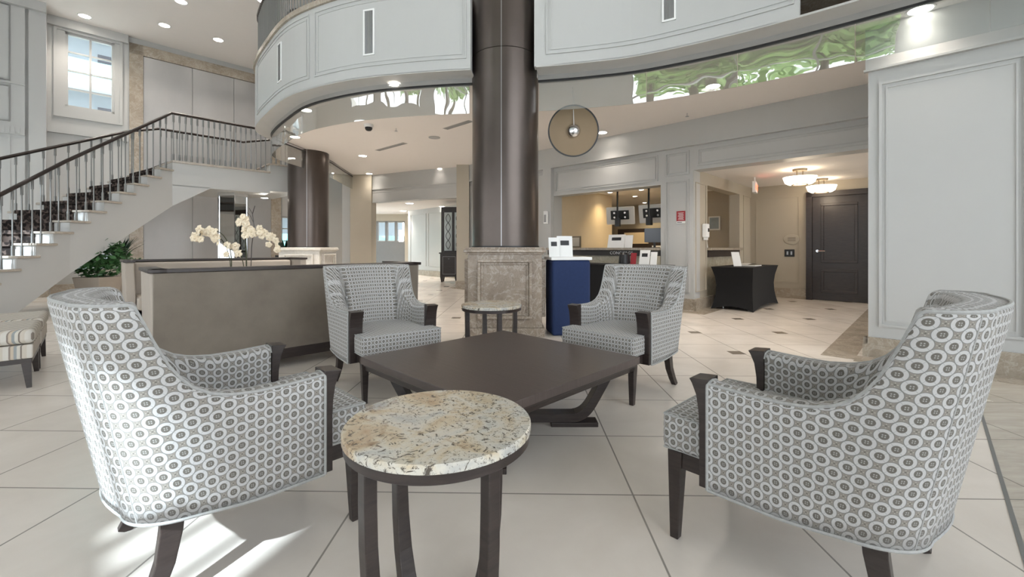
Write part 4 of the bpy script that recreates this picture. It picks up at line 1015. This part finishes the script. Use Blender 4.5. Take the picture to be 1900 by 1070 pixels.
pl_ = thing('wall_plaque', 'oval pale plaque above the card reader on the corridor end wall', 'plaque', PQ(2.08, 10.497, 1.22), az)
m = MB(); m.lathe([(0, 0), (.14, 0), (.14, .012), (.12, .016), (0, .016)], n=32); o = m.build('plate', beige_paint, pl_, smooth=True); o.rotation_euler = (PI/2, 0, 0); o.scale = (1, .75, 1)
for i in range(3): MB().box(-.07, .07, -.02, -.016, -.035+i*.03, -.025+i*.03).build('print_line', gold_nail, pl_)
pl_ = thing('card_reader', 'square dark metal call plate beside the corridor door', 'switch', PQ(2.12, 10.497, .86), az)
MB().box(-.09, .09, -.012, 0, 0, .15).build('plate', black_m, pl_, bevel=.004)
for x in (-.035, .035): MB().box(x-.015, x+.015, -.018, -.012, .04, .11).build('button', steel, pl_)
ex = thing('exit_sign', 'red lit EXIT sign hanging from the corridor ceiling', 'sign', PQ(2.35, 8.9, 2.06), az+1.75)
MB().box(-.16, .16, -.03, .03, 0, .2).build('housing', white_card, ex, bevel=.005); MB().box(-.01, .01, -.01, .01, .2, .29).build('bracket', white_card, ex)
e2 = bpy.data.curves.new('letters', 'FONT'); e2.body = 'EXIT'; e2.size = .17; e2.extrude = .002; e2.align_x = 'CENTER'; e2.materials.append(exit_red)
eo = bpy.data.objects.new('letters', e2); COL.objects.link(eo); eo.parent = ex; eo.location = (0, -.034, .04); eo.rotation_euler = (PI/2, 0, 0)
def bowl_lamp(label, v):
    t = thing('ceiling_lamp', label, 'ceiling lamp', v, 0, 'frosted bowl lamps in the corridor')
    MB().lathe([(0, 0), (.11, 0), (.10, -.03), (0, -.035)], n=24).build('canopy', gold_nail, t, smooth=True)
    for x in (-.05, .05): MB().cyl((x, 0, -.03), (x, 0, -.17), .008, n=8).build('rod', gold_nail, t)
    MB().lathe([(0, -.25), (.17, -.25), (.215, -.22), (.245, -.13), (.235, -.13), (.2, -.17), (0, -.18)], n=40).build('glass_bowl', lamp_soft, t, smooth=True, ang=60)
    MB().lathe([(.10, -.252), (.12, -.252), (.12, -.262), (.10, -.262)], n=24).build('finial_ring', gold_nail, t)
    l = bpy.data.lights.new('bulb', 'POINT'); l.energy = 1.7; l.color = (1, .82, .6); l.shadow_soft_size = .12; lo = bpy.data.objects.new('bulb', l); COL.objects.link(lo); lo.parent = t; lo.location = (0, 0, -.36)
v = ray(1484, 314, 2.355); bowl_lamp('frosted glass bowl ceiling lamp in the corridor, the nearer left one', v)
v = ray(1524, 332, 2.355); bowl_lamp('frosted glass bowl ceiling lamp in the corridor, the farther one by the door', v)
# black stretch-cloth table in the corridor mouth
tc_ = PQ(2.40, 8.55, 0)
ct = thing('stretch_cloth_table', 'table under a black stretch cloth in the corridor mouth', 'table', tc_, math.atan2(D2.y, D2.x))
m = MB(); a_, b_ = .80, .33; rowz = [(0, 1.0, 1.0), (.1, .93, .94), (.25, .86, .88), (.4, .84, .86), (.55, .88, .9), (.68, .97, .97), (.72, 1, 1)]
vs = []; n_ = 40
def sq(k_):
    t_ = 4*k_/n_; i = int(t_) % 4; f = t_-int(t_); c4 = [(-1, -1), (1, -1), (1, 1), (-1, 1)]; a0, a1 = c4[i], c4[(i+1) % 4]; return a0[0]+(a1[0]-a0[0])*f, a0[1]+(a1[1]-a0[1])*f, f
for z, kx, ky in rowz:
    for k_ in range(n_):
        x, y, f = sq(k_); corner = abs(f-.5)*2; lift = .06*(1-corner**2) if z == 0 else 0; pull = 1-.06*(1-corner**2)*(1-z/.72)
        vs.append((x*a_*kx*pull, y*b_*ky*pull, z+lift))
fs = []
for r in range(len(rowz)-1):
    for k_ in range(n_): j = (k_+1) % n_; fs.append((r*n_+k_, r*n_+j, (r+1)*n_+j, (r+1)*n_+k_))
fs.append(tuple((len(rowz)-1)*n_+k_ for k_ in range(n_))); m.add(vs, fs); m.build('stretch_cloth', black_cloth, ct, smooth=True, ang=50)
for sx in (-1, 1):
    for sy in (-1, 1): MB().cyl((sx*.60, sy*.2, 0), (sx*.60, sy*.2, .70), .015, n=8).build('leg', steel, ct)
card('clear leaflet holder standing on the black stretch-cloth table', PQ(2.45, 8.25, .721), az+.9, .15, .26, .3, False, name='leaflet_holder', cat='document holder')
MB().pq(2.2, 2.5, 8.35, 8.75, .721, .735).build('paper_stack', white_card, label='pile of white papers lying on the black stretch-cloth table', cat='papers')
o = thing('open_book', 'open cream booklet on the papers of the black table', 'booklet', PQ(2.4, 8.62, .736), .4)
MB().add([(-.15, -.1, .0), (0, -.1, .03), (0, .1, .03), (-.15, .1, .0), (.15, -.1, .01), (.15, .1, .01)], [(0, 1, 2, 3), (1, 4, 5, 2)]).build('pages', white_card, o)
sh = MB().box(-.15, .15, -.1, .1, -.0, .004); sh.build('cover', gold_nail, o)
card('white leaflet display on the corridor counter', PQ(3.05, 8.3, 1.046), az+.8, .16, .28, .25, False, name='leaflet_display', cat='document holder')
pc = thing('wall_picture', 'small grey-blue picture on the cream wall behind the corridor counter', 'picture', PQ(3.6, 10.45, 1.45), az); MB().box(-.13, .13, -.02, 0, 0, .32).build('frame', white_card, pc); MB().box(-.1, .1, -.024, -.02, .03, .29).build('print', plain('grey_blue_print', (.35, .42, .48), .5, var=.3), pc)
mb = MB(); mb.pq(3.05, 4.4, 10.46, 10.6, 0, 2.36); frame_q(mb, 3.2, 4.3, .5, 2.1, 10.46, .015, .02); struct('wall_office_side', mb, beige_paint)
# ------------------------------------------------------------------ hall cabinets
def cabinet():
    v = Vector((-2.12, 13.62, 0)); t = thing('lattice_cabinet', 'tall dark cabinet with iron lattice glass doors above a credenza', 'cabinet', v, math.radians(0))
    MB().box(-.1, .75, -.02, .3, .80, 2.32).build('upper_body', wood_m, t, bevel=.005)
    for k_, x in enumerate((.0, .32)):
        d = MB().box(x, x+.24, -.035, -.02, .95, 2.15).build('door', plain('pale_glass_back', (.55, .62, .62), .1), t); lt = MB()  # door glass is one plain pale colour behind the lattice
        for s in (-1, 1):
            pts = [(x+.12+s*.07*math.sin(PI*u*4), -.045, 1.0+1.1*u) for u in [i/32 for i in range(33)]]; lt.tube(pts, .008, 5)
        lt.build('lattice', black_m, d); MB().box(x-.03, x, -.04, -.018, .9, 2.2).box(x+.24, x+.27, -.04, -.018, .9, 2.2).build('stile', wood_m, d)
    return t
cabinet()
cz = thing('credenza', 'low dark two-door cabinet with silver inlay lines and bracket feet', 'cabinet', (-2.16, 13.15, 0), 0)
MB().box(-.02, 1.0, -.0, .36, .16, .86).build('body', wood_m, cz, bevel=.004); MB().box(-.05, 1.03, -.03, .38, .86, .90).build('top', wood_m, cz, bevel=.004)
for x in (.03, .52):
    d = MB().box(x, x+.45, -.02, 0, .2, .82).build('door', wood_m, cz); f_ = MB()
    for r in ((x+.03, x+.42, .24, .25), (x+.03, x+.42, .77, .78), (x+.03, x+.04, .24, .78), (x+.41, x+.42, .24, .78)): f_.box(r[0], r[1], -.024, -.02, r[2], r[3])
    f_.build('inlay', pewter, d); MB().tube([(x+.2, -.03, .72), (x+.22, -.04, .68), (x+.24, -.03, .72)], .006, 6).build('handle', chrome, d)
for x in (.03, .47, .95):
    for y in (.03, .32): MB().taper((x, y, 0), (.02, .02), (x, y, .16), (.05, .03)).build('leg', wood_m, cz)
wl = thing('wall_sconce', 'lit frosted cylinder sconce beside the far row of windows', 'wall lamp', (-4.75, 18.6, 1.3))
MB().cyl((0, 0, 0), (0, 0, .5), .1, n=20).build('shade', lamp_soft, wl, smooth=True); MB().box(-.02, .02, 0, .1, .1, .4).build('mount', gold_nail, wl)
# ------------------------------------------------------------------ hanging round disc lamp
dl = thing('pendant_disc', 'round tan disc with black rim and chrome dome hanging on a thin cord', 'pendant lamp', (.81, 5.72, 2.585))
T = .35
def rotd(o): o.rotation_euler = (PI/2+.12, 0, 0)
rotd(MB().lathe([(0, -.012), (.325, -.004), (.325, .004), (0, -.002)], n=64).build('disc', plain('tan_disc', (.27, .19, .11), .55, var=.05), dl, smooth=True))
rotd(MB().lathe([(.318, -.012), (.336, -.012), (.336, .012), (.318, .012)], n=64).build('rim', black_m, dl, smooth=True))
rotd(MB().lathe([(.092, .0), (.09, .02), (.065, .05), (.03, .065), (0, .068)], n=32).build('dome', chrome, dl, smooth=True))
MB().tube([(0, -.05, .03), (-.005, -.03, .3), (-.01, 0, .585)], .005, 6).build('cord', white_card, dl)
# ------------------------------------------------------------------ ceiling fittings
proto = None
def downlight(px, py, z, label, power=26, r=.085, group='ceiling downlights', colr=(1, .91, .81)):
    global proto
    v = ray(px, py, z); t = thing('downlight', label, 'ceiling light', (v.x, v.y, z), 0, group)
    MB().lathe([(r, -.002), (r+.018, -.007), (r+.02, 0), (r, 0)], n=28).build('trim_ring', white, t, smooth=True)
    MB().lathe([(0, -.001), (r, -.001), (r, -.004), (0, -.004)], n=28).build('lens', lamp_on, t)
    if power:
        l = bpy.data.lights.new('bulb', 'SPOT'); l.energy = power; l.spot_size = math.radians(118); l.spot_blend = 1; l.color = colr; l.shadow_soft_size = .08
        lo = bpy.data.objects.new('bulb', l); COL.objects.link(lo); lo.parent = t; lo.location = (0, 0, -.03)
zc = ZC-.001
hot = {1708: 9, 1117: 14, 685: 8, 567: 60}
for a in [(735, 160, 'downlight seen through the glass, left of the big column'), (567, 204, 'downlight near the left tip of the mezzanine, inside the glass'), (547, 254, 'downlight just above the rear column, left side'), (673, 289, 'downlight in mid ceiling right of the rear column'), (685, 322, 'downlight farther back, near the end of the black track'),
          (818, 313, 'downlight between the two columns at the back of the hall'), (1323, 160, 'downlight seen through the glass right of the round disc'), (1117, 246, 'downlight touching the right edge of the round disc'), (1491, 192, 'downlight in the ceiling before the corridor'), (1708, 18, 'large oval downlight at the top right, above the white wall')]:
    downlight(a[0], a[1], zc, a[2], power=hot.get(a[0], 110)*.95)
for a in [(157, 30, 'high atrium downlight above the left window'), (305, 47, 'high atrium downlight above the marble frame, middle one'), (405, 74, 'small high downlight near the silver panels'), (336, 3, 'high atrium downlight at the top edge of the picture'), (488, 1, 'high atrium downlight beside the mezzanine railing'), (491, 100, 'high downlight half hidden by the curved fascia')]:
    downlight(a[0], a[1], 6.199, a[2], power=60, r=.10)
for a in [(760, 377, 'back sitting room downlight, upper middle one'), (748, 391, 'back sitting room downlight, lowest one'), (822, 383, 'back sitting room downlight above the lattice cabinet')]:
    downlight(a[0], a[1], 2.499, a[2], power=95, r=.12)
downlight(491, 367, 2.179, 'downlight in the underside of the stair landing', power=8, r=.07)
for a in [(1080, 362, 'small spot lighting the tan wall of the concierge room'), (1132, 357, 'small spot beside the left monitor pole'), (1190, 352, 'small spot beside the right monitor pole'), (1178, 364, 'round downlight between the hanging monitors, nearer'), (1196, 376, 'round downlight between the hanging monitors, farther'), (1350, 360, 'small spot over the corridor counter')]:
    downlight(a[0], a[1], 2.359, a[2], power=22, r=.05, colr=(1, .8, .5))
dm = thing('dome_camera', 'black security dome camera on the ceiling beneath the glass', 'security camera', ray(684, 231, zc))
MB().lathe([(0, 0), (.08, 0), (.075, -.05), (.0, -.05)], n=24).build('base', white_card, dm, smooth=True)
MB().lathe([(.062, -.05), (.06, -.08), (.04, -.105), (0, -.115)], n=24).build('dome', black_m, dm, smooth=True)
sk = ray(806, 255, zc); MB().lathe([(0, 0), (.11, 0), (.11, -.008), (0, -.008)], n=28).build('ceiling_speaker', plain('speaker_grille', (.4, .4, .4), .6), loc=sk, label='flat round speaker grille in the ceiling left of the big column', cat='speaker')
for (px, py, lb) in ((735, 238, 'tiny sprinkler head behind the dome camera'), (758, 326, 'tiny sprinkler head farther back in the hall ceiling'), (1275, 210, 'tiny sprinkler head right of the round disc')):
    o = thing('sprinkler', lb, 'sprinkler', ray(px, py, zc)); MB().cyl((0, 0, 0), (0, 0, -.05), .012, n=8).build('stem', chrome, o); MB().lathe([(0, -.05), (.028, -.05), (.028, -.054), (0, -.054)], n=12).build('deflector', steel, o)
def slot(a, b, lb):
    A_, B_ = ray(*a, zc), ray(*b, zc); d = (B_-A_); t = thing('slot_diffuser', lb, 'vent', (A_+B_)/2, math.atan2(d.y, d.x)); L0 = d.length
    MB().box(-L0/2, L0/2, -.055, .055, -.006, 0).build('frame', plain('diffuser_grey', (.42, .41, .4), .6), t)
    for y in (-.03, 0, .03): MB().box(-L0/2+.02, L0/2-.02, y-.006, y+.006, -.009, -.006).build('slat', grey_paint, t)
slot((700, 279), (752, 265), 'long grey slot diffuser in the ceiling between the columns')
slot((826, 239), (874, 224), 'grey slot diffuser in the ceiling touching the big column')
o = thing('atrium_vent', 'small dark linear vent in the high ceiling above the left window', 'vent', ray(167, 49, 6.199), math.atan2(D2.y, D2.x)); MB().box(-.3, .3, -.04, .04, -.01, 0).build('grille', grey_paint, o)

for o in [x for x in COL.objects if x.type == 'FONT']:
    me = bpy.data.meshes.new_from_object(o.evaluated_get(bpy.context.evaluated_depsgraph_get())); n_ = o.name
    k_ = bpy.data.objects.new(n_+'_mesh', me); COL.objects.link(k_); k_.parent = o.parent; k_.location = o.location; k_.rotation_euler = o.rotation_euler
    if not me.materials: me.materials.append(white_card)
    bpy.data.objects.remove(o); k_.name = n_
# ------------------------------------------------------------------ outside
struct('ground', MB().box(-60, 60, -60, 60, -.5, -.21), plain('pale_paving', (.45, .46, .45), .9))
trees = []
for i in range(7):
    p = -5.5+i*3.1; t = thing('tree', 'leafy green tree outside the tall windows, number %s from the entrance' % ['one', 'two', 'three', 'four', 'five', 'six', 'seven'][i], 'tree', PQ(p, -7.6, {1: .9, 4: 1.3}.get(i, -.2)), math.atan2(D1.y, D1.x))
    trees.append((p, t))
    MB().cyl((0, 0, -4.2), (0, 0, 8.2), .18, .1).build('trunk', bark, t)
    leafball(9000, 1.25, 1.2, 2.15, 9.55, .32, 40+i, .05, 0).build('crown', tree_leaf, t)
for i in range(6):  # unseen second row, added to stop sun leaking between the front crowns
    dup(trees[i][1], PQ(trees[i][0]+1.55, -10.6, 3.7), math.atan2(D1.y, D1.x), 'leafy green tree added in a second row as sun block outside the tall windows, number %s from the entrance' % ['one', 'two', 'three', 'four', 'five', 'six'][i])
bd = thing('apartment_building', 'pale building with teal glass balconies outside the high left window', 'building', PQ(24, 1.5, 0), math.atan2(D2.y, D2.x))
m = MB().box(-14, 10, -1.5, -1, 0, 22); m.build('wall', plain('grey_render', (.3, .33, .36), .8), bd)
for i in range(7):
    MB().box(-14, 10, -1.0, .3, 2.2*i+.9, 2.2*i+1.05).build('balcony_slab', white_card, bd); MB().box(-14, 10, .28, .32, 2.2*i+1.05, 2.2*i+1.75).build('balcony_glass', teal_glass, bd)
    for x in (-9, -5, -1, 3): MB().box(x, x+1.5, -1.0, -.98, 2.2*i+1.1, 2.2*i+2.5).build('window', screen_m, bd)
bd.rotation_euler = (0, 0, math.atan2(D2.y, D2.x)+PI)
